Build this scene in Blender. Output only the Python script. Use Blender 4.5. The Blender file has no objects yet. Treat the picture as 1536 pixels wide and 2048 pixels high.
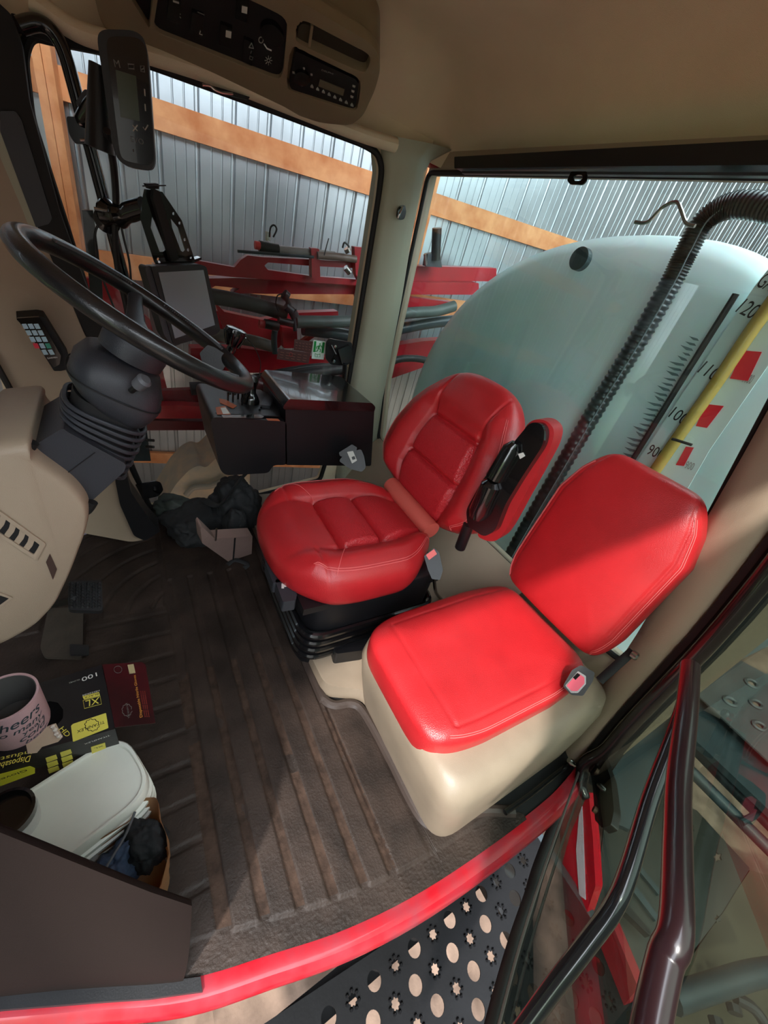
import bpy, bmesh, math, random
from mathutils import Vector, Matrix, noise
random.seed(7)
C = bpy.context.scene.collection
scene = bpy.context.scene
PI = math.pi
# ------------------------------------------------------------------ camera
FPX, CX, CY = 769.0, 768.0, 1024.0            # 1536 x 2048 frame
CAM = Vector((0, 0, 1.45))                    # X = rearwards, Y = towards the right side, Z = up
_down = Vector((428 - CX, 2170 - CY, FPX)).normalized()
_y = Vector((200 - CX, 335 - CY, FPX)); _y = (_y - _down * _y.dot(_down)).normalized()
_up = -_down
_x = _y.cross(_up)
def c2w(v): return Vector((_x.dot(v), _y.dot(v), _up.dot(v)))
def ray(px, py): return c2w(Vector((px - CX, py - CY, FPX))).normalized()
def RP(px, py, p0, n, off=0.0):
    n = Vector(n).normalized(); d = ray(px, py)
    return CAM + d * ((n.dot(Vector(p0) - CAM) + off) / n.dot(d))
def RX(px, py, x): return RP(px, py, (x, 0, 0), (1, 0, 0))
def RY(px, py, y): return RP(px, py, (0, y, 0), (0, 1, 0))
def RZ(px, py, z): return RP(px, py, (0, 0, z), (0, 0, 1))
cd = bpy.data.cameras.new('camera'); cam = bpy.data.objects.new('camera', cd); C.objects.link(cam)
r_, u_, b_ = c2w(Vector((1, 0, 0))), c2w(Vector((0, -1, 0))), c2w(Vector((0, 0, -1)))
cam.matrix_world = Matrix(((r_.x, u_.x, b_.x, CAM.x), (r_.y, u_.y, b_.y, CAM.y), (r_.z, u_.z, b_.z, CAM.z), (0, 0, 0, 1)))
cd.sensor_fit = 'VERTICAL'; cd.sensor_height = 36; cd.sensor_width = 27; cd.lens = FPX / 2048 * 36
cd.clip_start = 0.02; cd.clip_end = 200
scene.camera = cam
# ------------------------------------------------------------------ light
w = bpy.data.worlds.new('sky'); scene.world = w; w.use_nodes = True
bg = w.node_tree.nodes['Background']
bg.inputs[0].default_value = (0.86, 0.93, 1.0, 1); bg.inputs[1].default_value = 4.0
sd = bpy.data.lights.new('sun', 'SUN'); sd.energy = 2.7; sd.angle = math.radians(2.5); sd.color = (1, 0.95, 0.88)
sun = bpy.data.objects.new('sun', sd); C.objects.link(sun)
SUN_EL = math.radians(50)
sdir = Vector((0.805 * math.cos(SUN_EL), 0.593 * math.cos(SUN_EL), -math.sin(SUN_EL)))
sun.rotation_euler = sdir.to_track_quat('-Z', 'Y').to_euler(); sun.location = (-4, -5, 6)
vs = scene.view_settings; vs.view_transform = 'Standard'; vs.look = 'None'; vs.gamma = 1; vs.use_curve_mapping = False
vs.exposure = 1.0
scene.cycles.max_bounces = 10; scene.cycles.transparent_max_bounces = 16
# ------------------------------------------------------------------ materials
def srgb(r, g, b):
    f = lambda c: c / 12.92 if c <= 0.04045 else ((c + 0.055) / 1.055) ** 2.4
    return (f(r / 255), f(g / 255), f(b / 255), 1)
_m = {}
def mat(name, col, rough=0.5, metal=0.0, bump=0.0, bscale=200.0, var=0.0, vscale=6.0, col2=None, spec=0.5, coat=0.0, kind='noise', trans=0.0):
    if name in _m: return _m[name]
    m = bpy.data.materials.new(name); m.use_nodes = True; nt = m.node_tree; p = nt.nodes['Principled BSDF']
    p.inputs['Base Color'].default_value = col; p.inputs['Roughness'].default_value = rough
    p.inputs['Metallic'].default_value = metal; p.inputs['Specular IOR Level'].default_value = spec
    p.inputs['Coat Weight'].default_value = coat
    tc = nt.nodes.new('ShaderNodeTexCoord')
    if var > 0 or col2:
        n = nt.nodes.new('ShaderNodeTexNoise'); n.inputs['Scale'].default_value = vscale; n.inputs['Detail'].default_value = 6
        nt.links.new(tc.outputs['Object'], n.inputs['Vector'])
        r = nt.nodes.new('ShaderNodeValToRGB'); r.color_ramp.elements[0].position = 0.35; r.color_ramp.elements[1].position = 0.68
        c2 = col2 if col2 else tuple(c * (1 - var) for c in col[:3]) + (1,)
        r.color_ramp.elements[0].color = col; r.color_ramp.elements[1].color = c2
        nt.links.new(n.outputs['Fac'], r.inputs[0]); nt.links.new(r.outputs[0], p.inputs['Base Color'])
    if bump > 0:
        if kind == 'voronoi':
            n2 = nt.nodes.new('ShaderNodeTexVoronoi'); n2.inputs['Scale'].default_value = bscale; o = n2.outputs['Distance']
        else:
            n2 = nt.nodes.new('ShaderNodeTexNoise'); n2.inputs['Scale'].default_value = bscale; n2.inputs['Detail'].default_value = 3; o = n2.outputs['Fac']
        nt.links.new(tc.outputs['Object'], n2.inputs['Vector'])
        b = nt.nodes.new('ShaderNodeBump'); b.inputs['Strength'].default_value = bump; b.inputs['Distance'].default_value = 0.002
        nt.links.new(o, b.inputs['Height']); nt.links.new(b.outputs[0], p.inputs['Normal'])
    _m[name] = m; return m
def glass(name, tint, refl=1.0):
    m = bpy.data.materials.new(name); m.use_nodes = True; nt = m.node_tree
    for n in list(nt.nodes): nt.nodes.remove(n)
    o = nt.nodes.new('ShaderNodeOutputMaterial'); t = nt.nodes.new('ShaderNodeBsdfTransparent'); t.inputs[0].default_value = tint
    g = nt.nodes.new('ShaderNodeBsdfGlossy'); g.inputs['Roughness'].default_value = 0.01
    f = nt.nodes.new('ShaderNodeLayerWeight'); f.inputs[0].default_value = 0.5
    pw = nt.nodes.new('ShaderNodeMath'); pw.operation = 'POWER'; pw.inputs[1].default_value = 4.5; nt.links.new(f.outputs['Facing'], pw.inputs[0])
    k = nt.nodes.new('ShaderNodeMath'); k.operation = 'MULTIPLY_ADD'; k.inputs[1].default_value = 0.9; k.inputs[2].default_value = 0.05 * refl; k.use_clamp = True
    mx = nt.nodes.new('ShaderNodeMixShader')
    nt.links.new(pw.outputs[0], k.inputs[0]); nt.links.new(k.outputs[0], mx.inputs[0])
    nt.links.new(t.outputs[0], mx.inputs[1]); nt.links.new(g.outputs[0], mx.inputs[2]); nt.links.new(mx.outputs[0], o.inputs[0])
    _m[name] = m; return m
M = {}
M['red'] = mat('red_leather', srgb(192, 36, 42), 0.34, bump=0.25, bscale=420, var=0.12, vscale=9, kind='voronoi', spec=0.6)
M['redperf'] = mat('red_perforated_leather', srgb(186, 34, 42), 0.45, bump=0.9, bscale=150, kind='voronoi')
M['redthread'] = mat('pink_thread', srgb(225, 110, 110), 0.7)
M['tan'] = mat('tan_plastic', srgb(168, 150, 130), 0.5, bump=0.25, bscale=500, var=0.07, vscale=4)
M['tanworn'] = mat('tan_worn_plastic', srgb(154, 138, 120), 0.42, bump=0.2, bscale=400, var=0.16, vscale=7)
M['liner'] = mat('headliner', srgb(228, 210, 180), 0.8, bump=0.5, bscale=700, var=0.06, vscale=5)
M['sagetan'] = mat('sage_tan_plastic', srgb(168, 168, 148), 0.45, bump=0.15, bscale=400)
M['bronze'] = mat('bronze_plastic', srgb(136, 120, 94), 0.4, bump=0.2, bscale=500)
M['black'] = mat('black_plastic', srgb(21, 21, 24), 0.38, bump=0.25, bscale=600, spec=0.5)
M['blacksat'] = mat('charcoal_plastic', srgb(52, 54, 60), 0.42, bump=0.3, bscale=500)
M['matblack'] = mat('matt_black', srgb(18, 18, 20), 0.7)
M['gloss'] = mat('gloss_black', srgb(16, 16, 18), 0.16, coat=0.4)
M['rubber'] = mat('rubber', srgb(34, 34, 36), 0.55, bump=0.2, bscale=300, var=0.3, vscale=20)
M['redpaint'] = mat('red_paint', srgb(205, 16, 38), 0.25, coat=0.5)
M['redmach'] = mat('dusty_red_paint', srgb(168, 20, 36), 0.4, var=0.25, vscale=5)
M['chrome'] = mat('steel', srgb(190, 190, 188), 0.25, metal=1)
M['wood'] = mat('lumber', srgb(232, 164, 112), 0.75, col2=srgb(200, 122, 72), vscale=7, bump=0.2, bscale=60)
M['white'] = mat('white_plastic', srgb(232, 232, 222), 0.35, var=0.08, vscale=9)
M['paper'] = mat('white_label', srgb(225, 225, 220), 0.5)
M['tealsteel'] = mat('teal_black_steel', srgb(48, 62, 68), 0.4, var=0.3, vscale=8)
M['plate'] = mat('tread_plate_black', srgb(15, 15, 17), 0.65, var=0.4, vscale=14, bump=0.3, bscale=60, spec=0.2)
M['screen'] = mat('grey_screen', srgb(140, 150, 160), 0.22)
M['orange'] = mat('orange_plastic', srgb(240, 150, 30), 0.4)
M['kraft'] = mat('kraft_paper', srgb(190, 146, 104), 0.8, bump=0.8, bscale=30, var=0.15, vscale=12)
M['cloth'] = mat('black_cloth', srgb(24, 26, 30), 0.85, bump=0.6, bscale=90)
M['navycloth'] = mat('navy_cloth', srgb(52, 66, 92), 0.8, bump=0.6, bscale=40)
M['bagcloth'] = mat('black_nylon', srgb(34, 36, 38), 0.75, bump=0.8, bscale=60)
M['mauve'] = mat('dusty_mauve_cloth', srgb(150, 124, 116), 0.85, bump=0.5, bscale=120, var=0.15)
M['yellow'] = mat('yellow_print', srgb(226, 214, 92), 0.5)
M['glass'] = glass('window_glass', (0.95, 0.97, 0.96, 1), 0.35)
M['rearglass'] = glass('rear_window_glass', (0.90, 0.98, 0.96, 1), 1.0)
M['doorglass'] = glass('door_glass', (0.42, 0.47, 0.42, 1), 0.5)
# ------------------------------------------------------------------ helpers
def new(): return bmesh.new()
def woff(p):
    v = Vector((0, 0, 0))
    while p: v += p.location; p = p.parent
    return v
def obj(name, bm, m, parent=None, smooth=True, label=None, cat=None, group=None, kind=None, sharp=0.6, bev=0.0, seg=2):
    if bev > 0:
        es = [e for e in bm.edges if len(e.link_faces) == 2 and e.calc_face_angle(0) > 0.5]
        bmesh.ops.bevel(bm, geom=es, offset=bev, segments=seg, profile=0.5, affect='EDGES', clamp_overlap=True)
    me = bpy.data.meshes.new(name); bmesh.ops.recalc_face_normals(bm, faces=bm.faces); bm.to_mesh(me); bm.free()
    ms = m if isinstance(m, (list, tuple)) else [m]
    for q in ms: me.materials.append(q)
    if smooth: me.shade_smooth(); me.set_sharp_from_angle(angle=sharp)
    o = bpy.data.objects.new(name, me); C.objects.link(o)
    if parent:
        o.parent = parent; o.location = -woff(parent)
    elif kind != 'structure':
        xs = [v.co for v in me.vertices]
        lo = Vector((min(v.x for v in xs), min(v.y for v in xs), min(v.z for v in xs))); hi = Vector((max(v.x for v in xs), max(v.y for v in xs), max(v.z for v in xs)))
        c = Vector(((lo.x + hi.x) / 2, (lo.y + hi.y) / 2, lo.z)); me.transform(Matrix.Translation(-c)); o.location = c
    if label: o['label'] = label
    if cat: o['category'] = cat
    if group: o['group'] = group
    if kind: o['kind'] = kind
    return o
def thing(name, label, cat, loc, group=None):
    o = bpy.data.objects.new(name, None); C.objects.link(o); o.location = loc; o.empty_display_size = 0.05
    o['label'] = label; o['category'] = cat
    if group: o['group'] = group
    return o
def assembly(name, parent, loc, label=None):
    o = bpy.data.objects.new(name, None); C.objects.link(o); o.parent = parent; o.location = Vector(loc) - woff(parent); o.empty_display_size = 0.03
    if label: o['label'] = label
    return o
def struct(name, bm, m, **k): return obj(name, bm, m, kind='structure', **k)
def box(bm, lo, hi, Mx=None):
    vs_ = [bm.verts.new((x, y, z)) for z in (lo[2], hi[2]) for y in (lo[1], hi[1]) for x in (lo[0], hi[0])]
    for f in ((0, 2, 3, 1), (4, 5, 7, 6), (0, 1, 5, 4), (2, 6, 7, 3), (0, 4, 6, 2), (1, 3, 7, 5)): bm.faces.new([vs_[i] for i in f])
    if Mx is not None: bmesh.ops.transform(bm, matrix=Mx, verts=vs_)
    return bm
def smoothpts(pts, n=6, closed=False):
    pts = [Vector(p) for p in pts]
    if len(pts) < 3: return pts
    out = []; N = len(pts)
    rng = range(N if closed else N - 1)
    for i in rng:
        g = (lambda k: pts[k % N]) if closed else (lambda k: pts[max(0, min(N - 1, k))])
        a, b, c, d = g(i - 1), g(i), g(i + 1), g(i + 2)
        for t in [j / n for j in range(n)]:
            out.append(0.5 * ((2 * b) + (c - a) * t + (2 * a - 5 * b + 4 * c - d) * t * t + (-a + 3 * b - 3 * c + d) * t ** 3))
    if not closed: out.append(pts[-1])
    return out
def tube(bm, pts, r, n=12, closed=False, cap=True, flat=1.0):
    pts = [Vector(p) for p in pts]; N = len(pts); rings = []
    up = None
    for i, p in enumerate(pts):
        if closed: t = (pts[(i + 1) % N] - pts[i - 1])
        else: t = pts[min(N - 1, i + 1)] - pts[max(0, i - 1)]
        if t.length < 1e-9: t = Vector((0, 0, 1))
        t.normalize()
        if up is None:
            up = Vector((0, 0, 1)) if abs(t.z) < 0.9 else Vector((1, 0, 0))
        up = (up - t * up.dot(t)); up = up.normalized() if up.length > 1e-6 else t.orthogonal().normalized()
        s = t.cross(up)
        rr = r[i] if isinstance(r, (list, tuple)) else r
        rings.append([bm.verts.new(p + (up * math.cos(a) * flat + s * math.sin(a)) * rr) for a in [2 * PI * k / n for k in range(n)]])
    for i in range(N if closed else N - 1):
        A, B = rings[i], rings[(i + 1) % N]
        for k in range(n): bm.faces.new((A[k], A[(k + 1) % n], B[(k + 1) % n], B[k]))
    if cap and not closed:
        bm.faces.new(rings[0][::-1]); bm.faces.new(rings[-1])
    return bm
def lathe(bm, prof, c, axis=(0, 0, 1), n=32):
    ax = Vector(axis).normalized(); s = ax.orthogonal().normalized(); t = ax.cross(s); rings = []
    for r, h in prof: rings.append([bm.verts.new(Vector(c) + ax * h + (s * math.cos(a) + t * math.sin(a)) * max(r, 1e-4)) for a in [2 * PI * k / n for k in range(n)]])
    for A, B in zip(rings, rings[1:]):
        for k in range(n): bm.faces.new((A[k], A[(k + 1) % n], B[(k + 1) % n], B[k]))
    bm.faces.new(rings[0][::-1]); bm.faces.new(rings[-1])
    return bm
def prism(bm, pts, n, th, holes=()):
    """planar outline (3-D points) given a real thickness th along n"""
    n = Vector(n).normalized()
    if not holes:
        a = [bm.verts.new(Vector(p)) for p in pts]; b = [bm.verts.new(Vector(p) + n * th) for p in pts]
        bm.faces.new(a); bm.faces.new(b[::-1])
        for i in range(len(a)): bm.faces.new((a[i], b[i], b[(i + 1) % len(a)], a[(i + 1) % len(a)]))
        return bm
    lay = []
    for off in (Vector((0, 0, 0)), n * th):
        loops = []; edges = []
        for lp in [pts] + list(holes):
            vs_ = [bm.verts.new(Vector(p) + off) for p in lp]; loops.append(vs_)
            for i in range(len(vs_)): edges.append(bm.edges.new((vs_[i], vs_[(i + 1) % len(vs_)])))
        bmesh.ops.triangle_fill(bm, use_beauty=True, use_dissolve=False, edges=edges, normal=n)
        lay.append(loops)
    for la, lb in zip(*lay):
        for i in range(len(la)): bm.faces.new((la[i], la[(i + 1) % len(la)], lb[(i + 1) % len(la)], lb[i]))
    return bm
def rounded(pts, r, n=4):
    """round the corners of a closed list of 3-D points"""
    pts = [Vector(p) for p in pts]; out = []; N = len(pts)
    for i in range(N):
        a, b, c = pts[i - 1], pts[i], pts[(i + 1) % N]
        ra = min(r, (a - b).length * 0.45); rc = min(r, (c - b).length * 0.45)
        s, e = b + (a - b).normalized() * ra, b + (c - b).normalized() * rc
        for k in range(n + 1):
            t = k / n; out.append(s * (1 - t) ** 2 + b * 2 * t * (1 - t) + e * t * t)
    return out
def pxpoly(pts, p0, n, off=0.0): return [RP(a, b, p0, n, off) for a, b in pts]
def pxprism(bm, pts, p0, n, th, r=0.0, holes=(), off=0.0):
    P = pxpoly(pts, p0, n, off)
    if r: P = rounded(P, r)
    H = [rounded(pxpoly(h, p0, n, off), r if r else 0.001) for h in holes]
    return prism(bm, P, n, th, H)
def grid(bm, fn, nu, nv, closed_u=False):
    V = [[bm.verts.new(fn(i / (nu if closed_u else nu - 1), j / (nv - 1))) for j in range(nv)] for i in range(nu)]
    for i in range(nu if closed_u else nu - 1):
        for j in range(nv - 1): bm.faces.new((V[i][j], V[(i + 1) % nu][j], V[(i + 1) % nu][j + 1], V[i][j + 1]))
    return V
def loft(bm, rows, closed=True, caps=True):
    V = [[bm.verts.new(Vector(p)) for p in r] for r in rows]
    for A, B in zip(V, V[1:]):
        for k in range(len(A) if closed else len(A) - 1): bm.faces.new((A[k], A[(k + 1) % len(A)], B[(k + 1) % len(A)], B[k]))
    if caps and closed: bm.faces.new(V[0][::-1]); bm.faces.new(V[-1])
    return bm
def frame_m(o, ex, ez):
    ex = Vector(ex).normalized(); ez = Vector(ez); ez = (ez - ex * ez.dot(ex)).normalized(); ey = ez.cross(ex)
    return Matrix(((ex.x, ey.x, ez.x, o[0]), (ex.y, ey.y, ez.y, o[1]), (ex.z, ey.z, ez.z, o[2]), (0, 0, 0, 1)))
def text(name, s, a, b, nrm, m, parent, h=None, bold=0.0, shear=0.0):
    """lettering lying on a surface: baseline from point a to point b, facing nrm"""
    cu = bpy.data.curves.new(name, 'FONT'); cu.body = s; cu.size = 1; cu.extrude = 0.004; cu.offset = bold; cu.shear = shear; cu.resolution_u = 3
    t = bpy.data.objects.new(name, cu); C.objects.link(t); bpy.context.view_layer.update()
    me = bpy.data.meshes.new_from_object(t.evaluated_get(bpy.context.evaluated_depsgraph_get()))
    bpy.data.objects.remove(t); bpy.data.curves.remove(cu)
    a, b, nrm = Vector(a), Vector(b), Vector(nrm).normalized()
    xs = [v.co.x for v in me.vertices]; w_ = max(xs) - min(xs); L = (b - a).length; sx = L / w_; sy = h / 0.72 if h else sx
    me.transform(frame_m(a + nrm * 0.0006, b - a, nrm) @ Matrix.Diagonal((sx, sy, min(sx, 0.1), 1)) @ Matrix.Translation((-min(xs), 0, 0)))
    me.materials.clear(); me.materials.append(m); me.name = name
    o = bpy.data.objects.new(name, me); C.objects.link(o); o.parent = parent; o.location = -woff(parent)
    return o
def lerp(a, b, t): return a + (b - a) * t
def sst(a, b, x): t = max(0, min(1, (x - a) / (b - a))); return t * t * (3 - 2 * t)
def gauss(x, s): return math.exp(-(x / s) ** 2)
def sqmap(u, v, p):
    m = max(abs(u), abs(v))
    if m < 1e-6: return u, v
    q = m / ((abs(u) ** p + abs(v) ** p) ** (1 / p)); q = 1 + (q - 1) * m ** 1.5
    return u * q, v * q
def cushion(bm, fn_top, nu=70, nv=70, power=2.6, skirt=0.06, squ=4.0, outline=None, side_in=0.9, pad=0):
    """upholstered pad. local u,v in [-1,1]; outline(u,v)->(x,y); fn_top(u,v)->height; rounded edge falls to -skirt"""
    def warp(t): s = t * 2 - 1; return math.copysign(1 - (1 - abs(s)) ** 1.7, s)
    V = []
    for i in range(nu):
        row = []
        for j in range(nv):
            u, v = warp(i / (nu - 1)), warp(j / (nv - 1))
            uu, vv = sqmap(u, v, squ)
            x, y = outline(uu, vv); m = max(abs(u), abs(v)); e = (max(0, 1 - m ** power)) ** (1 / power)
            row.append(bm.verts.new((x, y, fn_top(uu, vv) * e)))
        V.append(row)
    for i in range(nu - 1):
        for j in range(nv - 1): bm.faces.new((V[i][j], V[i + 1][j], V[i + 1][j + 1], V[i][j + 1]))
    loop = [V[i][0] for i in range(nu)] + [V[-1][j] for j in range(1, nv)] + [V[i][-1] for i in range(nu - 2, -1, -1)] + [V[0][j] for j in range(nv - 2, 0, -1)]
    prev = loop
    cx = sum(v.co.x for v in loop) / len(loop); cy = sum(v.co.y for v in loop) / len(loop)
    for k in range(1, 7):
        t = k / 6; s = 1 + 0.0 * t - (1 - side_in) * t * t * t
        cur = [bm.verts.new((cx + (v.co.x - cx) * s, cy + (v.co.y - cy) * s, -skirt * t)) for v in loop]
        for a in range(len(loop)): b = (a + 1) % len(loop); bm.faces.new((prev[a], prev[b], cur[b], cur[a]))
        prev = cur
    bm.faces.new(prev)
    return V
# ------------------------------------------------------------------ barn and ground
def ground():
    bm = new()
    def f(u, v):
        x = -6 + 16 * u; y = -8 + 12.2 * v
        z = -1.62 + 0.05 * noise.noise(Vector((x * 1.1, y * 1.1, 0))) + 0.035 * noise.noise(Vector((x * 5, y * 5, 3))) + 0.03 * noise.noise(Vector((x * 14, y * 14, 5)))
        return (x, y, z)
    grid(bm, f, 330, 260)
    struct('ground', bm, mat('sandy_soil', srgb(150, 126, 110), 0.95, col2=srgb(104, 86, 74), vscale=6, bump=1.0, bscale=45))
ground()
bm = new(); grid(bm, lambda u, v: (-60 + 120 * u, -90 + 150 * v, -1.85 + 0.15 * noise.noise(Vector((u * 9, v * 9, 0)))), 60, 60)
o = struct('lawn', bm, mat('mown_grass', srgb(104, 130, 66), 0.95, col2=srgb(78, 104, 50), vscale=8, bump=0.5, bscale=30))
BW0, BWN = Vector((0, 3.85, 0)), Vector((0.13, 1, 0)).normalized()   # barn wall plane, slightly out of parallel with the cab
BWX = Vector((BWN.y, -BWN.x, 0))
def bw(s, z, d=0.0): return BW0 + BWX * s + BWN * d + Vector((0, 0, z))
def barn_wall():
    bm = new(); pitch = 0.2286; prof = []
    s = -9.0
    while s < 9.5:
        prof.append((s, 0))
        for c_, r_ in ((0.066, 0.006), (0.132, 0.006), (0.206, 0.017)):
            for k in range(9):
                a = PI * k / 8; prof.append((s + c_ - r_ * math.cos(a), -r_ * 0.8 * math.sin(a)))
        s += pitch
    V = [[bm.verts.new(bw(a, z, -d)) for a, d in prof] for z in (-1.7, 4.0)]
    for k in range(len(prof) - 1): bm.faces.new((V[0][k], V[0][k + 1], V[1][k + 1], V[1][k]))
    struct('wall_barn', bm, mat('galvanised_sheet', srgb(186, 194, 200), 0.30, metal=0.9, var=0.22, vscale=2.5), sharp=0.5)
barn_wall()
def lumber(name, s0, s1, z0, z1, label, cat, d0=-0.045, d1=-0.005, group=None, tilt=0.0):
    bm = new()
    P = [bw(s0, z0, d0), bw(s1, z0 + tilt, d0), bw(s1, z1 + tilt, d0), bw(s0, z1, d0)]
    n = 24; rows = []
    for i in range(n + 1):
        s = lerp(s0, s1, i / n); dz = tilt * i / n
        rows.append([bw(s, z0 + dz, d0), bw(s, z0 + dz, d1), bw(s, z1 + dz, d1), bw(s, z1 + dz, d0)])
    loft(bm, rows)
    return obj(name, bm, M['wood'], label=label, cat=cat, group=group)
def sz(px, py):
    p = RP(px, py, BW0, BWN, -0.045); return (p - BW0).dot(BWX), p.z
def girt(pa, pb, hb, label):
    """girt whose lower edge passes pa..pb, given height hb"""
    (s0, z0), (s1, z1) = sz(*pa), sz(*pb); sl = (z1 - z0) / (s1 - s0)
    lumber('wood_girt', -4.6, 8.5, z0 + sl * (-4.6 - s0), z0 + sl * (-4.6 - s0) + hb, label, 'girt', tilt=sl * 13.1)
girt((310, 258), (752, 395), 0.148, 'long orange lumber girt crossing high on the metal barn wall, seen through the window')
girt((270, 560), (712, 612), 0.16, 'lumber girt half hidden behind the red boom on the barn wall')
girt((299, 926), (431, 930), 0.11, 'lowest lumber girt on the barn wall, seen under the black console')
for (a, b, lab) in (((73, 95), (112, 104), 'double lumber post at the left against the barn wall behind the dark tube'), ((838, 345), (868, 345), 'lumber post on the barn wall right behind the tan window pillar')):
    s0, s1 = sz(*a)[0], sz(*b)[0]; t = thing('wood_post', lab, 'post', bw((s0 + s1) / 2, -1.6, -0.15))
    k = 3 if s1 - s0 > 0.2 else 2
    for i in range(k):
        a0 = lerp(s0, s1, i / k); a1 = lerp(s0, s1, (i + 1) / k) - 0.002
        bm = new(); loft(bm, [[bw(a0, z, -0.19 + 0.01 * (i % 2)), bw(a1, z, -0.19 + 0.01 * (i % 2)), bw(a1, z, -0.048), bw(a0, z, -0.048)] for z in (-1.6, 0.2, 2, 4)])
        obj('ply', bm, M['wood'], t)
bm = new(); box(bm, (-7.2, 0.9, 4.0), (9, 4.6, 4.1)); box(bm, (-7.2, -1.3, 4.0), (-2.2, 0.9, 4.1)); struct('barn_roof', bm, mat('barn_roof_sheet', srgb(150, 155, 160), 0.6))  # unseen roof, edges set to shade the wall and let in skylight
bm = new(); box(bm, (-7, -7.6, -1.7), (14, -7.5, 4.6)); struct('wall_dark_reflection', bm, mat('reflection_wall_boards', srgb(136, 132, 126), 0.85))  # unseen wall added so the barn siding reflects something dark
bm = new(); box(bm, (9.1, -7.0, -1.7), (9.2, 4.6, 7.0)); struct('wall_end_blocker', bm, mat('end_blocker_boards', srgb(86, 78, 72), 0.85))  # unseen end wall added to darken reflections in the siding
bm = new(); box(bm, (-7, -1.30, -1.7), (-2.25, -1.22, 4.0)); box(bm, (-7.0, -1.22, -1.7), (-6.9, 4.6, 4.0)); struct('wall_sky_blocker', bm, mat('sky_blocker_boards', srgb(176, 166, 152), 0.8))  # unseen walls added to cut sky light from the front left

# ------------------------------------------------------------------ cab shell
SILL = [(-0.62, 0.44), (-0.40, 0.345), (-0.2, 0.25), (-0.02, 0.165), (0.15, 0.115), (0.34, 0.065), (0.57, 0.03), (0.87, 0.012), (1.15, 0.010), (1.33, 0.03)]
sill = smoothpts([(x, y, 0) for x, y in SILL], 5)
bm = new(); prism(bm, [(p.x, p.y + 0.01, -0.006) for p in sill] + [(1.45, 0.06, -0.006), (1.45, 2.08, -0.006), (-0.62, 2.08, -0.006)], (0, 0, -1), 0.09)
struct('floor', bm, M['matblack'])
bm = new(); rows = []
for i, p in enumerate(sill):
    q = sill[min(i + 1, len(sill) - 1)] - sill[max(i - 1, 0)]; q.z = 0; q.normalize(); nn = Vector((q.y, -q.x, 0))   # outwards (-Y)
    k = i / (len(sill) - 1); up = 0.02 * sst(0.9, 1, k)
    rows.append([p + nn * a + Vector((0, 0, b + up)) for a, b in ((-0.012, 0.0), (0.012, 0.005), (0.030, 0.002), (0.044, -0.012), (0.050, -0.03), (0.046, -0.05), (0.0, -0.06), (-0.012, -0.05))])
loft(bm, rows); struct('trim_1', bm, mat('dusty_sill_paint', srgb(178, 10, 30), 0.32, col2=srgb(150, 52, 64), vscale=11, coat=0.3))
def roof_z(x, y):
    d = min((1.47 - x) / 0.38, (2.1 - y) / 0.34, (y + 0.03) / 0.25, (x + 1.0) / 0.3)
    t = max(0, min(1, d)); return 1.86 + 0.25 * (1 - (1 - t) ** 2.0)
bm = new(); grid(bm, lambda u, v: (lerp(-1.0, 1.47, u), lerp(-0.03, 2.1, v), roof_z(lerp(-1.0, 1.47, u), lerp(-0.03, 2.1, v))), 70, 70)
struct('ceiling', bm, M['liner'])
bm = new(); box(bm, (-1.15, -0.12, 2.13), (1.6, 2.2, 2.3)); box(bm, (-1.15, -0.12, 1.86), (-1.02, 2.2, 2.13)); box(bm, (1.49, -0.12, 1.93), (1.6, 2.2, 2.13)); box(bm, (-1.02, -0.12, 1.86), (1.49, -0.05, 2.13)); box(bm, (-1.02, 2.12, 1.86), (1.49, 2.2, 2.13))
struct('roof', bm, M['redmach'])
RWY = 2.05
PW = ((0, RWY, 0), (0, 1, 0))
hole = [(98, 78), (200, 98), (300, 128), (560, 224), (725, 287), (755, 305), (764, 335), (757, 395), (693, 790), (640, 960), (480, 1000), (300, 1016), (262, 930), (165, 560), (120, 420), (60, 235), (45, 110), (60, 68)]
bm = new()
outer = [(-0.42, RWY, 0.72), (-0.46, RWY, -0.08), (1.31, RWY, -0.08), (1.31, RWY, 1.95), (-0.3, RWY, 1.95)]
prism(bm, outer, (0, 1, 0), 0.05, [rounded(pxpoly(hole, *PW), 0.02)]); struct('wall_right', bm, M['liner'])
def seal(pts, p0, n, r=0.009, off=-0.008, closed=True, name='trim_2', m='matblack', **k):
    bm = new(); tube(bm, rounded(pxpoly(pts, p0, n, off), 0.03, 5) if closed else smoothpts(pxpoly(pts, p0, n, off), 5), r, 8, closed=closed); return struct(name, bm, M[m], **k)
seal(hole, *PW, r=0.014)
bm = new(); prism(bm, rounded(pxpoly(hole, *PW, 0.02), 0.02), (0, 1, 0), 0.005); struct('window_1', bm, M['glass'], smooth=False)
# sage pillar between side window and rear window
bm = new(); rows = []
for (l, r) in (((750, 268), (905, 300)), ((762, 300), (862, 322)), ((765, 345), (848, 345)), ((752, 430), (831, 430)), ((725, 600), (803, 600)), ((693, 790), (765, 800)), ((670, 960), (742, 960)), ((655, 1080), (720, 1080))):
    L, R = RY(*l, RWY - 0.002), RY(*r, RWY - 0.002)
    rows.append([L, lerp(L, R, 0.04) + Vector((0, -0.035, 0)), lerp(L, R, 0.15) + Vector((0, -0.052, 0)), lerp(L, R, 0.6) + Vector((0, -0.06, 0)), lerp(L, R, 0.68) + Vector((0, -0.055, 0)), lerp(L, R, 0.93) + Vector((0, -0.02, 0)), R, R + Vector((0, 0.1, 0)), L + Vector((0, 0.1, 0))])
loft(bm, rows); struct('trim_3', bm, M['sagetan'], sharp=0.9)
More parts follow.
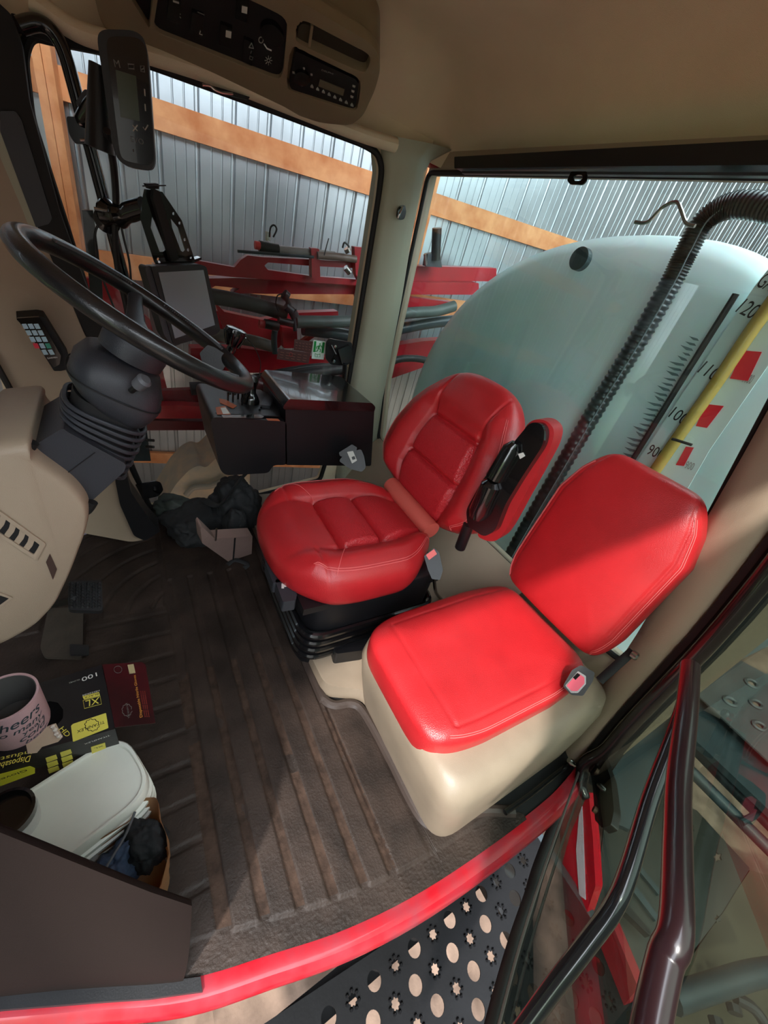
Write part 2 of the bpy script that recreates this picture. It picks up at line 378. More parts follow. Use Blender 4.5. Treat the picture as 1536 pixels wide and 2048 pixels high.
# rear wall with rear window
RX0 = 1.42
hy = [(2.19, 1.84), (0.47, 1.84), (0.36, 1.5), (0.30, 1.2), (0.22, 0.8), (0.17, 0.46), (0.5, 0.42), (2.04, 0.42), (2.14, 0.8)]
bm = new(); prism(bm, [(RX0, -0.02, -0.08), (RX0, -0.02, 1.95), (RX0, 2.2, 1.95), (RX0, 2.2, -0.08)], (1, 0, 0), 0.05, [[(RX0, a, b) for a, b in hy]]); struct('wall_rear', bm, M['tan'])
bm = new(); prism(bm, [(RX0 + 0.02, a, b) for a, b in hy], (1, 0, 0), 0.005); struct('window_2', bm, M['rearglass'], smooth=False)
bm = new(); tube(bm, rounded([(RX0 - 0.006, a, b) for a, b in hy], 0.04, 5), 0.011, 8, closed=True); struct('trim_4', bm, M['matblack'])
# rear pillar on the door side, leaning outwards towards the foot
def lev(tab, z):
    for (z0, a), (z1, b) in zip(tab, tab[1:]):
        if z <= z1: return lerp(a, b, (z - z0) / (z1 - z0))
    return tab[-1][1]
INN = [(-0.05, 0.14), (0.28, 0.17), (0.6, 0.21), (1.0, 0.27), (1.35, 0.33), (1.9, 0.46)]
OUT = [(-0.05, 0.04), (0.28, 0.072), (0.8, 0.10), (1.1, 0.132), (1.5, 0.20), (1.9, 0.30)]
bm = new(); rows = []
for k in range(16):
    z = lerp(-0.05, 1.9, k / 15); a, b = lev(INN, z), lev(OUT, z)
    rows.append([(1.44, a, z), (1.385, a - 0.01, z), (1.355, lerp(a, b, 0.3), z), (1.34, lerp(a, b, 0.6), z), (1.335, lerp(a, b, 0.85), z), (1.35, b, z), (1.44, b, z)])
loft(bm, rows); struct('trim_5', bm, M['tan'], sharp=1.0)
bm = new(); rows = []
for k in range(16):
    z = lerp(-0.02, 1.9, k / 15); b = lev(OUT, z)
    rows.append([(1.335, b + 0.002, z), (1.33, b - 0.015, z), (1.345, b - 0.055, z), (1.36, b - 0.075, z), (1.45, b - 0.08, z), (1.45, b + 0.002, z)])
loft(bm, rows); struct('trim_6', bm, M['matblack'], sharp=0.5)
# front right pillar: tan panel, black band with recess, pale edge
A0 = ((0, 2.0, 0), (0, 1, 0))
bm = new(); pxprism(bm, [(-40, 150), (12, 285), (48, 380), (105, 515), (165, 660), (262, 860), (240, 1000), (170, 1010), (88, 880), (52, 822), (0, 735), (-60, 640)], *A0, 0.05, r=0.01)
struct('trim_7', bm, M['tan'], bev=0.004)
bm = new(); pxprism(bm, [(-30, -20), (24, 30), (44, 90), (58, 200), (118, 420), (168, 560), (240, 740), (205, 740), (140, 600), (78, 462), (36, 340), (-6, 225)], (0, 1.99, 0), (0, 1, 0), 0.07, r=0.01)
struct('trim_8', bm, M['matblack'], bev=0.003)
bm = new(); pxprism(bm, [(0, 222), (30, 222), (42, 238), (104, 436), (98, 448), (72, 455), (40, 370), (0, 262)], (0, 1.985, 0), (0, 1, 0), 0.004, r=0.005)
struct('trim_9', bm, M['blacksat'])
bm = new(); pxprism(bm, [(-10, 232), (8, 250), (78, 462), (60, 460), (45, 420), (-10, 290)], (0, 1.99, 0), (0, 1, 0), 0.012, r=0.003)
struct('trim_10', bm, M['sagetan'])
bm = new(); tube(bm, smoothpts([RY(a, b, 1.97) for a, b in ((-30, 690), (0, 742), (40, 815), (75, 885), (100, 930))], 4), 0.011, 8); struct('trim_11', bm, M['rubber'])
bm = new()
grid(bm, lambda u, v: (-0.44 - 0.5 * math.sin(PI * u) ** 0.7, lerp(2.03, 0.5, u), lerp(0.0, 1.86, v)), 30, 4); struct('window_3', bm, M['glass'])
# black header strip above the side window front corner
bm = new(); pxprism(bm, [(20, 25), (100, 48), (190, 66), (260, 84), (260, 118), (190, 106), (120, 92), (60, 70), (30, 62)], (0, 2.02, 0), (0, 1, 0), 0.02, r=0.006); struct('trim_12', bm, M['matblack'], bev=0.003)
# sand-coloured roof lip below the overhead console
bm = new(); tube(bm, smoothpts([RY(a, b, 1.985) for a, b in ((60, -2), (150, 60), (240, 90), (420, 148), (600, 220), (720, 268), (790, 290))], 5), 0.032, 12, flat=0.8); struct('trim_13', bm, M['liner'])
# ------------------------------------------------------------------ floor mat
def yend(x):
    for (x0, a), (x1, b) in zip(MT, MT[1:]):
        if x <= x1: return lerp(a, b, (x - x0) / (x1 - x0))
    return MT[-1][1]
MT = [(-0.62, 1.98), (0.505, 1.98), (0.512, 0.665), (0.53, 0.63), (0.60, 0.61), (0.635, 0.56), (0.645, 0.50), (0.652, 0.22), (0.675, 0.155), (0.72, 0.125), (0.80, 0.115), (0.86, 0.10), (0.98, 0.045), (1.0, 0.03)]
def silly(x):
    for a, b in zip(sill, sill[1:]):
        if x <= b.x: return lerp(a.y, b.y, (x - a.x) / (b.x - a.x))
    return sill[-1].y
def mat_h(x, y):
    e = y - silly(x); h = 0.0
    inside = sst(0.062, 0.074, e)
    if x > -0.02:
        g = 1.0
        for k in range(7):
            c = 0.068 + 0.0868 * k
            if k == 6: break
            if y < 1.45: g = min(g, sst(0.0085, 0.016, abs(x - c)))
        h = 0.007 * inside * g * (1 - sst(0.62, 0.635, x) * 0.4)
        if x < 0.07 - 0.02 and y > 1.35: h = 0.0
    if x <= 0.062:
        if y < 1.3:
            g = min(1, sst(0.006, 0.012, abs((y / 0.105 - round(y / 0.105)) * 0.105))); h = 0.0035 * inside * g * (1 - sst(0.04, 0.05, x)) * sst(-0.24, -0.23, x)
        else:
            r = math.hypot(x - 0.16, y - 1.25); g = min(1, sst(0.004, 0.012, abs((r / 0.088 - round(r / 0.088)) * 0.088))); h = 0.006 * g * (1 - sst(0.03, 0.045, x))
    n = noise.noise(Vector((x * 40, y * 40, 1))); n2 = noise.noise(Vector((x * 130, y * 130, 4)))
    low = 1 - min(1, h / 0.006)
    return h + 0.0006 * n + 0.0016 * max(0, n2) * (0.25 + low)
bm = new(); NX, NY = 420, 420
def mf(u, v):
    x = lerp(-0.62, 1.0, u); a, b = silly(x) + 0.004, yend(x)
    y = lerp(a, b, v ** 1.25); return (x, y, 0.003 + mat_h(x, y))
grid(bm, mf, NX, NY)
for f in bm.faces:
    c = f.calc_center_median()
    if 0.045 < c.x < 0.53 and c.y < 0.95 and c.z < 0.0072 and c.y - silly(c.x) > 0.078 and noise.noise(c * 9) > -0.42: f.material_index = 1
floor_mat = thing('floor_mat', 'large dusty brown ribbed rubber mat covering the cab floor', 'floor mat', (0.2, 0.8, 0))
obj('mat_sheet', bm, [mat('dusty_rubber_mat', srgb(36, 28, 24), 0.6, col2=srgb(60, 48, 42), vscale=7, bump=0.8, bscale=160, spec=0.3), mat('caked_dust', srgb(70, 55, 47), 0.95, col2=srgb(48, 38, 33), vscale=26, bump=1.0, bscale=120, spec=0.1)], floor_mat, sharp=1.2)
bm = new(); tube(bm, smoothpts([(0.505, 1.9, 0.004), (0.505, 1.2, 0.004), (0.508, 0.72, 0.004), (0.515, 0.66, 0.004), (0.545, 0.625, 0.004), (0.60, 0.61, 0.004), (0.632, 0.575, 0.004), (0.645, 0.48, 0.004), (0.65, 0.35, 0.004), (0.652, 0.22, 0.004), (0.668, 0.16, 0.004), (0.72, 0.125, 0.004), (0.79, 0.118, 0.004), (0.86, 0.105, 0.004), (0.97, 0.05, 0.003)], 4), 0.019, 10)
obj('raised_rim', bm, mat('mat_rim', srgb(62, 51, 46), 0.45, var=0.25, vscale=12, bump=0.3, bscale=90), floor_mat)
# ------------------------------------------------------------------ driver's seat
DY = 1.075
def hw_c(u): return 0.325 - 0.035 * sst(-0.55, -1.0, u) - 0.10 * sst(0.2, 1.0, u)
def oc(u, v): return (0.725 + 0.335 * u - 0.03 * (1 - v * v) * (1 if u < 0 else 0) * (-u), DY + v * hw_c(u))
def tc_(u, v):
    a = abs(v); h = 0.075
    h += 0.055 * sst(0.44, 0.74, a) * (1 - 0.25 * sst(0.5, 1, u))       # side bolsters
    h += 0.030 * sst(-0.35, -0.75, u) * (1 - sst(0.5, 0.7, a)) - 0.012 * sst(-0.7, -1, u)
    h += 0.016 * math.sin(max(0, min(1, (u + 0.33) / 0.5)) * PI) * (1 - sst(0.42, 0.5, a)) * (u < 0.17)
    h += 0.016 * math.sin(max(0, min(1, (u - 0.17) / 0.6)) * PI) * (1 - sst(0.42, 0.5, a)) * (u > 0.17)
    h -= 0.022 * gauss(a - 0.475, 0.03) * sst(-0.62, -0.3, u)
    for c in (-0.33, 0.17): h -= 0.026 * gauss(u - c, 0.028) * (1 - sst(0.44, 0.5, a))
    h -= 0.008 * gauss(u + 0.62 + 0.08 * (a > 0.45) * (a - 0.45), 0.02) * sst(0.42, 0.5, a)
    h += 0.003 * noise.noise(Vector((u * 3, v * 3, 2)))
    return h
def edge(u, v, p=2.6): m = max(abs(u), abs(v)); return (max(0, 1 - m ** p)) ** (1 / p)
SEATZ = 0.475
seat = thing('driver_seat', 'large red leather driver seat in the middle with bolsters, seams and a black base', 'seat', (0.75, DY, 0.0))
bm = new(); cushion(bm, tc_, 150, 150, 2.6, 0.085, 3.4, oc, 0.90)
for f in bm.faces:
    c = f.calc_center_median(); u = (c.x - 0.725) / 0.335; v = (c.y - DY) / hw_c(max(-1, min(1, u)))
    if -0.30 < u < 0.78 and abs(v) < 0.455 and c.z > 0.03 and not (0.14 < u < 0.2): f.material_index = 1
bmesh.ops.translate(bm, vec=(0, 0, SEATZ), verts=bm.verts)
cush = obj('seat_cushion', bm, [M['red'], M['redperf']], seat, sharp=1.3)
def surfline(fo, ft, z0, pts, off=0.0012, Mx=None, p=2.6, squ=3.4):
    out = []
    for u, v in pts:
        a, b = sqmap(u, v, squ); x, y = fo(a, b); q = Vector((x, y, ft(a, b) * edge(u, v, p) + z0 + off)); out.append(Mx @ q if Mx is not None else q)
    return out
def lin(a, b, n=30): return [(lerp(a[0], b[0], i / n), lerp(a[1], b[1], i / n)) for i in range(n + 1)]
def seam(pts, par, r=0.0012): bm = new(); tube(bm, pts, r, 6); obj('stitched_seam', bm, M['redthread'], par)
for s in (1, -1):
    for d in (0.0, 0.022):
        seam(surfline(oc, tc_, SEATZ, [(u, s * (0.86 + d + 0.05 * sst(-0.6, -0.95, u) * -1)) for u in [lerp(-0.86, 0.95, i / 50) for i in range(51)]]), seat)
    seam(surfline(oc, tc_, SEATZ, [(lerp(-0.30, -0.63, t / 20), s * lerp(0.47, 0.93, (t / 20))) for t in range(21)]), seat)
# back rest: local u = up the back (-1 bottom .. 1 top), v = across, height = towards the front
BY = 1.115
BM_ = Matrix.Translation((1.10, BY, 0.54)) @ Matrix(((math.sin(0.27), 0, -math.cos(0.27), 0), (0, 1, 0, 0), (math.cos(0.27), 0, math.sin(0.27), 0), (0, 0, 0, 1)))
def hw_b(t): return lev([(0, 0.32), (0.08, 0.38), (0.22, 0.415), (0.45, 0.395), (0.65, 0.345), (0.82, 0.295), (1.0, 0.265)], t)
def ob(u, v): t = (u + 1) / 2; return (0.60 * t + 0.02 * (1 - v * v) * u, v * hw_b(t) * (0.90 if v < 0 else 1.0))
def tb(u, v):
    a = abs(v); t = (u + 1) / 2; h = 0.075
    h += 0.065 * sst(0.44, 0.74, a) * (1 - sst(0.62, 0.9, t)) * sst(0, 0.12, t)
    h += 0.022 * sst(0.66, 0.8, t)
    h += 0.012 * math.sin(max(0, min(1, (t - 0.10) / 0.24)) * PI) * (1 - sst(0.4, 0.48, a)) * (t < 0.34)
    h += 0.014 * math.sin(max(0, min(1, (t - 0.34) / 0.3)) * PI) * (1 - sst(0.4, 0.48, a)) * (0.34 <= t < 0.64)
    for c in (0.34, 0.64): h -= 0.020 * gauss(t - c, 0.016) * (1 - sst(0.42, 0.5, a))
    h -= 0.020 * gauss(a - 0.46, 0.03) * (1 - sst(0.64, 0.72, t))
    h -= 0.008 * gauss(a - lerp(0.46, 0.60, sst(0.6, 1, t)), 0.025) * sst(0.6, 0.7, t)
    return h
bm = new(); cushion(bm, tb, 150, 150, 2.6, 0.07, 3.4, ob, 0.9)
for f in bm.faces:
    c = f.calc_center_median(); t = c.x / 0.62; v = c.y / max(0.1, hw_b(max(0, min(1, t))))
    if 0.03 < t < 0.62 and abs(v) < 0.43 and c.z > 0.03 and abs(t - 0.34) > 0.02: f.material_index = 1
bmesh.ops.transform(bm, matrix=BM_, verts=bm.verts)
obj('backrest', bm, [M['red'], M['redperf']], seat, sharp=1.3)
for s in (1, -1):
    for d in (0.0, 0.02): seam(surfline(ob, tb, 0, [(lerp(-0.95, 0.84, i / 50), s * (0.88 + d)) for i in range(51)], Mx=BM_), seat)
bm = new(); tube(bm, [(1.03, 0.93, 0.545), (1.035, 1.29, 0.55)], 0.04, 16); obj('lower_bolster', bm, mat('faded_red_leather', srgb(206, 92, 80), 0.5), seat)
bm = new(); cushion(bm, lambda u, v: 0.05, 40, 40, 4, 0.42, 6, lambda u, v: (0.76 + 0.30 * u, DY + 0.285 * v), 0.96); bmesh.ops.translate(bm, vec=(0, 0, 0.40), verts=bm.verts)
obj('suspension_cover', bm, M['black'], seat)
bm = new()
for z in (0.12, 0.16, 0.20, 0.24):
    tube(bm, rounded([(0.455, 0.785, z), (1.06, 0.785, z), (1.06, 1.365, z), (0.455, 1.365, z)], 0.08, 6), 0.016, 10, closed=True)
obj('bellows_fold', bm, M['gloss'], seat)
bm = new(); box(bm, (0.43, 0.80, 0.37), (1.04, 1.35, 0.40)); obj('seat_pan', bm, M['black'], seat, bev=0.01)
for (px, py, g) in ((545, 1098, '▲'), (552, 1140, 'P'), (572, 1178, 'F')):
    p = RZ(px, py, 0.40); bm = new(); pxprism(bm, [(px - 22, py - 18), (px + 4, py - 25), (px + 22, py + 10), (px + 20, py + 22), (px - 6, py + 26)], (0, 0, 0.415), (0, 0, 1), -0.05, r=0.006)
    h = obj('seat_lever', bm, M['blacksat'], seat, bev=0.003)
for i, (px, py) in enumerate(((530, 1084), (547, 1126), (570, 1172))):
    bm = new(); P0 = ((0, 0, 0.4165), (0, 0, 1))
    a, b = (5, 7) if i == 0 else (7, 5)
    pxprism(bm, [(px - a, py - b), (px + a, py - b), (px + a, py + 1), (px - 2, py + 2), (px - 2, py + b), (px - a, py + b)], *P0, 0.0006)
    obj('control_symbol', bm, M['paper'], seat, smooth=False)
bm = new(); pxprism(bm, [(660, 1262), (676, 1238), (715, 1228), (762, 1210), (760, 1262), (730, 1300), (672, 1308)], (0, 0, 0.14), (0, 0, 1), -0.11, r=0.012); obj('side_cover', bm, M['black'], seat, bev=0.008)
bm = new(); pxprism(bm, [(786, 1172), (800, 1160), (822, 1158), (826, 1168), (812, 1180), (792, 1184)], (0, 0, 0.36), (0, 0, 1), 0.02, r=0.004); obj('adjuster_knob', bm, M['gloss'], seat, bev=0.003)
# folded up arm rest
AMX = 1.06
arm = assembly('armrest', seat, (AMX, 0.70, 0.6), 'red padded armrest with black plastic shell, folded upright')
AP = ((AMX, 0, 0), (1, 0, 0))
bm = new(); pxprism(bm, [(1050, 852), (1068, 838), (1092, 840), (1110, 858), (1104, 890), (1055, 980), (1012, 1060), (995, 1082), (975, 1083), (952, 1072), (965, 1050), (1020, 940)], (AMX, 0.7, 0), (1, 0.25, 0), 0.07, r=0.03)
obj('arm_pad', bm, M['red'], arm, bev=0.02, seg=3)
bm = new(); pxprism(bm, [(1046, 862), (1060, 845), (1080, 845), (1090, 862), (1086, 890), (1040, 960), (1010, 1010), (990, 1062), (968, 1074), (935, 1052), (932, 1020), (965, 960)], (AMX - 0.03, 0.7, 0), (1, 0.15, 0), 0.03, r=0.02)
obj('arm_shell', bm, M['gloss'], arm, bev=0.008, seg=3)
bm = new(); pa, pb, pc = RX(1030, 885, AMX - 0.045), RX(985, 962, AMX - 0.045), RX(952, 1035, AMX - 0.045)
tube(bm, [pa, lerp(pa, pb, 0.15), lerp(pa, pb, 0.9), lerp(pa, pb, 0.93)], [0.012, 0.028, 0.031, 0.02], 16); obj('pivot_arm', bm, M['gloss'], arm)
bm = new(); tube(bm, [pb, lerp(pb, pc, 0.1), lerp(pb, pc, 0.8), pc], [0.02, 0.034, 0.036, 0.025], 16); obj('pivot_arm', bm, M['gloss'], arm)
bm = new(); pxprism(bm, [(1036, 908), (1046, 905), (1050, 912), (1040, 918)], (AMX - 0.034, 0.7, 0), (1, 0.15, 0), 0.002); obj('rating_label', bm, M['paper'], arm, smooth=False)
bm = new(); tube(bm, [RX(938, 1048, AMX), RX(920, 1095, AMX + 0.02)], 0.022, 12); obj('arm_bracket', bm, M['black'], arm)
# ------------------------------------------------------------------ buddy seat
bs = thing('buddy_seat', 'red vinyl jump seat nearest the door on a tan moulded box', 'seat', (0.9, 0.42, 0.0))
def obz(u, v): return (0.925 + 0.365 * u, 0.425 + v * lev([(-1, 0.215), (-0.5, 0.23), (0.3, 0.24), (1, 0.23)], u))
def tbz(u, v): return 0.052 - 0.012 * gauss(math.hypot(u - 0.1, v), 0.7) + 0.010 * sst(-0.5, -0.8, u) + 0.002 * noise.noise(Vector((u * 3, v * 3, 9))) - 0.004 * gauss(abs(v) - 0.8, 0.02) * (u > -0.75) - 0.004 * gauss(u + 0.75, 0.02) * (abs(v) < 0.8)
bm = new(); cushion(bm, tbz, 110, 110, 3.0, 0.075, 6.0, obz, 0.98); bmesh.ops.translate(bm, vec=(0, 0, 0.425), verts=bm.verts)
obj('seat_cushion', bm, M['red'], bs, sharp=1.3)
for d in (0.0, 0.018):
    seam(surfline(obz, tbz, 0.425, [(lerp(0.96, -0.90, i / 40), -(0.93 + d)) for i in range(41)] , p=3.0, squ=6.0), bs)
BB = Matrix.Translation((1.265, 0.435, 0.485)) @ Matrix(((math.sin(0.12), 0, -math.cos(0.12), 0), (0, 1, 0, 0), (math.cos(0.12), 0, math.sin(0.12), 0), (0, 0, 0, 1)))
def obb(u, v): t = (u + 1) / 2; return (0.63 * t, v * lev([(0, 0.22), (0.2, 0.235), (0.7, 0.235), (0.85, 0.205), (1.0, 0.155)], t))
def tbb(u, v): return 0.065 + 0.012 * gauss(v, 0.5) + 0.006 * gauss(u + 0.2, 0.5) - 0.004 * gauss(abs(v) - 0.86, 0.02)
bm = new(); cushion(bm, tbb, 110, 110, 3.0, 0.055, 9.0, obb, 0.96); bmesh.ops.transform(bm, matrix=BB, verts=bm.verts)
obj('backrest', bm, M['red'], bs, sharp=1.3)
for d in (0.0, 0.02):
    for s in (1, -1): seam(surfline(obb, tbb, 0, [(lerp(-0.98, 0.86, i / 50), s * (0.93 + d)) for i in range(51)], Mx=BB, p=3.0, squ=9.0), bs)
bm = new(); rows = []
for z, x0, x1, y0, y1 in ((0.0, 0.655, 1.335, 0.10, 0.64), (0.05, 0.64, 1.335, 0.095, 0.645), (0.2, 0.60, 1.335, 0.095, 0.65), (0.33, 0.57, 1.335, 0.10, 0.65), (0.385, 0.575, 1.33, 0.115, 0.645), (0.40, 0.60, 1.32, 0.15, 0.63), (0.402, 0.64, 1.30, 0.19, 0.60)):
    rows.append(rounded([(x0, y0, z), (x1, y0, z), (x1, y1, z), (x0, y1, z)], 0.085, 8))
loft(bm, rows); obj('seat_box', bm, M['tanworn'], bs, sharp=1.2)
bm = new(); tube(bm, [(1.23, 0.165, 0.47), (1.30, 0.165, 0.60)], 0.014, 10, flat=0.4); obj('hinge_plate', bm, M['matblack'], bs)
bm = new(); lathe(bm, [(0.0, 0), (0.014, 0), (0.014, 0.016), (0.009, 0.02), (0, 0.02)], (1.285, 0.16, 0.60), (0, -1, 0.2), 12); obj('hinge_bolt', bm, M['chrome'], bs)
bk = assembly('belt_buckle', bs, RZ(1160, 1365, 0.5), 'black belt buckle with a pink button')
bm = new(); BKP = (tuple(RZ(1160, 1365, 0.52)), tuple((CAM - RZ(1160, 1365, 0.52)).normalized())); n_ = Vector(BKP[1])
pxprism(bm, [(1126, 1372), (1144, 1340), (1162, 1330), (1190, 1345), (1186, 1362), (1166, 1392), (1142, 1390)], BKP[0], n_, -0.05, r=0.006); obj('buckle_body', bm, M['black'], bk, bev=0.005)
bm = new(); pxprism(bm, [(1130, 1371), (1156, 1342), (1172, 1352), (1172, 1368), (1156, 1386), (1142, 1386)], BKP[0], n_, 0.003, r=0.003); obj('button_rim', bm, M['chrome'], bk, bev=0.001)
bm = new(); pxprism(bm, [(1133, 1371), (1156, 1346), (1169, 1355), (1169, 1367), (1155, 1382), (1143, 1382)], BKP[0], n_, 0.005, r=0.003); obj('release_button', bm, mat('pink_button', srgb(240, 96, 120), 0.35), bk, bev=0.001)
bm = new(); pxprism(bm, [(1146, 1355), (1155, 1346), (1161, 1350), (1151, 1360)], BKP[0], n_, 0.006); obj('tongue_slot', bm, M['gloss'], bk, smooth=False)
# buckle beside the driver seat
b2 = assembly('belt_buckle', seat, RY(870, 1150, 0.78), 'upright black belt buckle with a red button')
BQ = RY(866, 1108, 0.80); n2 = (CAM - BQ).normalized()
bm = new(); pxprism(bm, [(848, 1112), (868, 1096), (878, 1104), (886, 1140), (880, 1160), (864, 1158), (856, 1140)], BQ, n2, -0.035, r=0.004); obj('buckle_body', bm, M['black'], b2, bev=0.004)
bm = new(); pxprism(bm, [(852, 1110), (868, 1098), (874, 1108), (858, 1120)], BQ, n2, 0.003, r=0.002); obj('release_button', bm, mat('red_button', srgb(225, 70, 60), 0.35), b2, bev=0.001)
bm = new(); tube(bm, smoothpts([RY(868, 1155, 0.80), RY(872, 1185, 0.82), RY(885, 1200, 0.86)], 5), 0.008, 8); obj('anchor_cable', bm, M['chrome'], b2)
# retractor with latch on the far side
b3 = assembly('belt_retractor', seat, RY(710, 930, 1.40), 'grey belt retractor with a steel tongue')
BR = RY(705, 918, 1.40); n3 = (CAM - BR).normalized()
bm = new(); pxprism(bm, [(678, 922), (688, 908), (722, 898), (728, 912), (732, 935), (724, 944), (700, 938)], BR, n3, -0.08, r=0.01); obj('housing', bm, M['black'], b3, bev=0.01)
bm = new(); pxprism(bm, [(678, 905), (704, 889), (714, 895), (712, 905), (688, 914), (680, 912)], BR, n3, 0.015, r=0.004); obj('tongue_grip', bm, M['black'], b3, bev=0.004)
bm = new(); pxprism(bm, [(694, 904), (706, 902), (714, 921), (704, 927)], BR, n3, 0.02, r=0.002, holes=[[(703, 914), (709, 912), (711, 918), (705, 920)]]); obj('steel_tongue', bm, mat('dull_steel', srgb(120, 118, 112), 0.4, metal=0.8), b3)
# tan step under the seats and tan kick area behind
bm = new(); prism(bm, rounded([(0.512, 1.98, 0), (0.505, 0.9, 0), (0.515, 0.68, 0), (0.61, 0.63, 0), (0.66, 0.60, 0), (0.66, 0.30, 0), (1.4, 0.30, 0), (1.4, 1.98, 0)], 0.04, 5), (0, 0, 1), 0.075); struct('trim_14', bm, M['tanworn'], bev=0.018, seg=3)
bm = new(); grid(bm, lambda u, v: (lerp(1.12, 1.40, u), lerp(0.6, 2.0, v), 0.08 + 0.36 * sst(0, 1, u)), 16, 4); struct('trim_15', bm, M['tan'])
# ------------------------------------------------------------------ steering column and wheel
WC = Vector((0.062, 1.08, 1.205)); WN = Vector((math.sin(0.5), 0, math.cos(0.5))); WE = Vector((math.cos(0.5), 0, -math.sin(0.5))); WY = Vector((0, 1, 0))
def wp(r, a, h=0.0): return WC + (WE * math.cos(a) + WY * math.sin(a)) * r + WN * h
sw = thing('steering_wheel', 'large black steering wheel with a spinner knob on a tilted column', 'steering wheel', WC)
bm = new(); tube(bm, [wp(0.233, 2 * PI * k / 96) for k in range(96)], 0.0195, 18, closed=True); obj('rim', bm, mat('rim_leather', srgb(26, 26, 28), 0.3, bump=0.2, bscale=500, coat=0.25), sw)
for a in (math.radians(-12), math.radians(95), math.radians(205)):
    bm = new(); tube(bm, [wp(0.03, a, -0.055), wp(0.10, a, -0.045), wp(0.17, a, -0.022), wp(0.222, a, -0.004)], [0.03, 0.022, 0.017, 0.016], 12, flat=0.55); obj('spoke', bm, M['blacksat'], sw)
bm = new(); lathe(bm, [(0, -0.03), (0.05, -0.032), (0.062, -0.045), (0.068, -0.075), (0.066, -0.10)], WC, WN, 32); obj('hub', bm, M['blacksat'], sw)
for a0, a1 in ((math.radians(100), math.radians(150)), (math.radians(30), math.radians(78))):
    bm = new(); pts = []
    n = 70
    for k in range(n + 1):
        a = lerp(a0, a1, k / n); z = (1 if k % 2 else -1) * 0.006
        pts.append(wp(0.233 - 0.0185 * 0.72, a, 0.0) + WN * (0.0145) + (WE * math.cos(a) + WY * math.sin(a)) * z)
    tube(bm, pts, 0.0026, 5); obj('lacing', bm, mat('black_lacing', srgb(96, 96, 98), 0.35), sw)
ka = math.radians(28)
kb = wp(0.233, ka)
bm = new(); pxprism(bm, [(400, 706), (416, 690), (430, 695), (456, 712), (452, 730), (444, 742), (424, 738), (404, 722)], kb, (CAM - kb).normalized(), 0.02, r=0.004, off=-0.0); obj('knob_clamp', bm, M['black'], sw, bev=0.004)
kt = wp(0.228, math.radians(40), 0.03)
KB = RY(462, 700, 1.26); KT = RY(474, 655, 1.26); kx = (KT - KB)
bm = new(); lathe(bm, [(0.010, 0), (0.013, 0.01), (0.012, 0.02), (0.020, 0.034), (0.027, 0.052), (0.030, 0.066), (0.028, 0.073), (0.018, 0.076), (0, 0.076)], KB - kx.normalized() * 0.01, kx, 24)
kn = obj('spinner_knob', bm, M['gloss'], sw)
for k in range(9):
    a = 2 * PI * k / 9; s_ = kx.normalized().orthogonal().normalized(); t_ = kx.normalized().cross(s_); d_ = s_ * math.cos(a) + t_ * math.sin(a); u_k = kx.normalized()
    bm = new(); tube(bm, [KB + u_k * 0.014 + d_ * 0.017, KB + u_k * 0.035 + d_ * 0.025, KB + u_k * 0.052 + d_ * 0.030], 0.004, 8); o = obj('grip_rib', bm, M['gloss'], kn)
col = thing('steering_column', 'charcoal steering column with bellows rising from the tan console', 'steering column', (-0.12, 1.08, 0.78))
def osec(px, py, dirpx, a, b, n=28, p=3.0, Yc=1.08):
    """superellipse section centred where pixel meets the cab's steering plane, a along dirpx, b across"""
    c = RY(px, py, Yc); e = (RY(px + dirpx[0], py + dirpx[1], Yc) - c).normalized(); out = []
    for k in range(n):
        t = 2 * PI * k / n; ct, st = math.cos(t), math.sin(t)
        out.append(c + e * a * math.copysign(abs(ct) ** (2 / p), ct) + WY * b * math.copysign(abs(st) ** (2 / p), st))
    return out
dv = (120, 55)
bm = new(); loft(bm, [osec(250, 712, dv, 0.060, 0.07), osec(248, 722, dv, 0.078, 0.09), osec(240, 745, dv, 0.092, 0.10), osec(232, 775, dv, 0.096, 0.105), osec(231, 798, dv, 0.080, 0.095), osec(236, 816, dv, 0.060, 0.08), osec(238, 824, dv, 0.045, 0.07)]); sh = obj('shroud', bm, M['blacksat'], col, sharp=1.0)
bm = new(); pts = osec(233, 768, dv, 0.0975, 0.1065, n=40); tube(bm, pts, 0.0016, 6, closed=True); obj('shroud_seam', bm, M['matblack'], sh)
bm = new(); rows = []
BELL = [(214, 806, 0.070), (212, 814, 0.092), (210, 823, 0.072), (208, 832, 0.094), (206, 841, 0.074), (203, 850, 0.094), (200, 859, 0.074), (198, 868, 0.092), (195, 877, 0.074), (192, 886, 0.090), (190, 895, 0.080)]
for i, (x, y, a) in enumerate(BELL):
    k = i / len(BELL); rows.append(osec(x, y, (154 - 30 * k, 61 + 22 * k * 2), a, a * 1.0, p=3.4))
bm.free(); bm = new(); loft(bm, [osec(x, y, (140, 72), 0.072, 0.078, p=3.4) for x, y in ((216, 800), (190, 898))]); be_ = obj('bellows', bm, M['matblack'], col)
for i in range(8):
    t = i / 7; bm = new(); tube(bm, osec(lerp(214, 190, t), lerp(818, 897, t), (150 - 25 * t, 62 + 20 * t), 0.084 - 0.004 * t + 0.003 * (i % 2), 0.086, n=36, p=3.2), 0.0052, 8, closed=True); obj('bellows_fold', bm, M['blacksat'], be_)
bm = new(); pxprism(bm, [(126, 856), (132, 862), (252, 928), (250, 942), (168, 1016), (150, 1012), (48, 942), (46, 920), (70, 890)], (0, 0.975, 0), (0, 1, 0), 0.21, r=0.008); lb = obj('lower_housing', bm, M['blacksat'], col, bev=0.012, seg=3)
bm = new(); tube(bm, [RY(a, b, 0.973) for a, b in ((190, 905), (100, 972))], 0.0012, 6); obj('housing_seam', bm, M['matblack'], lb)
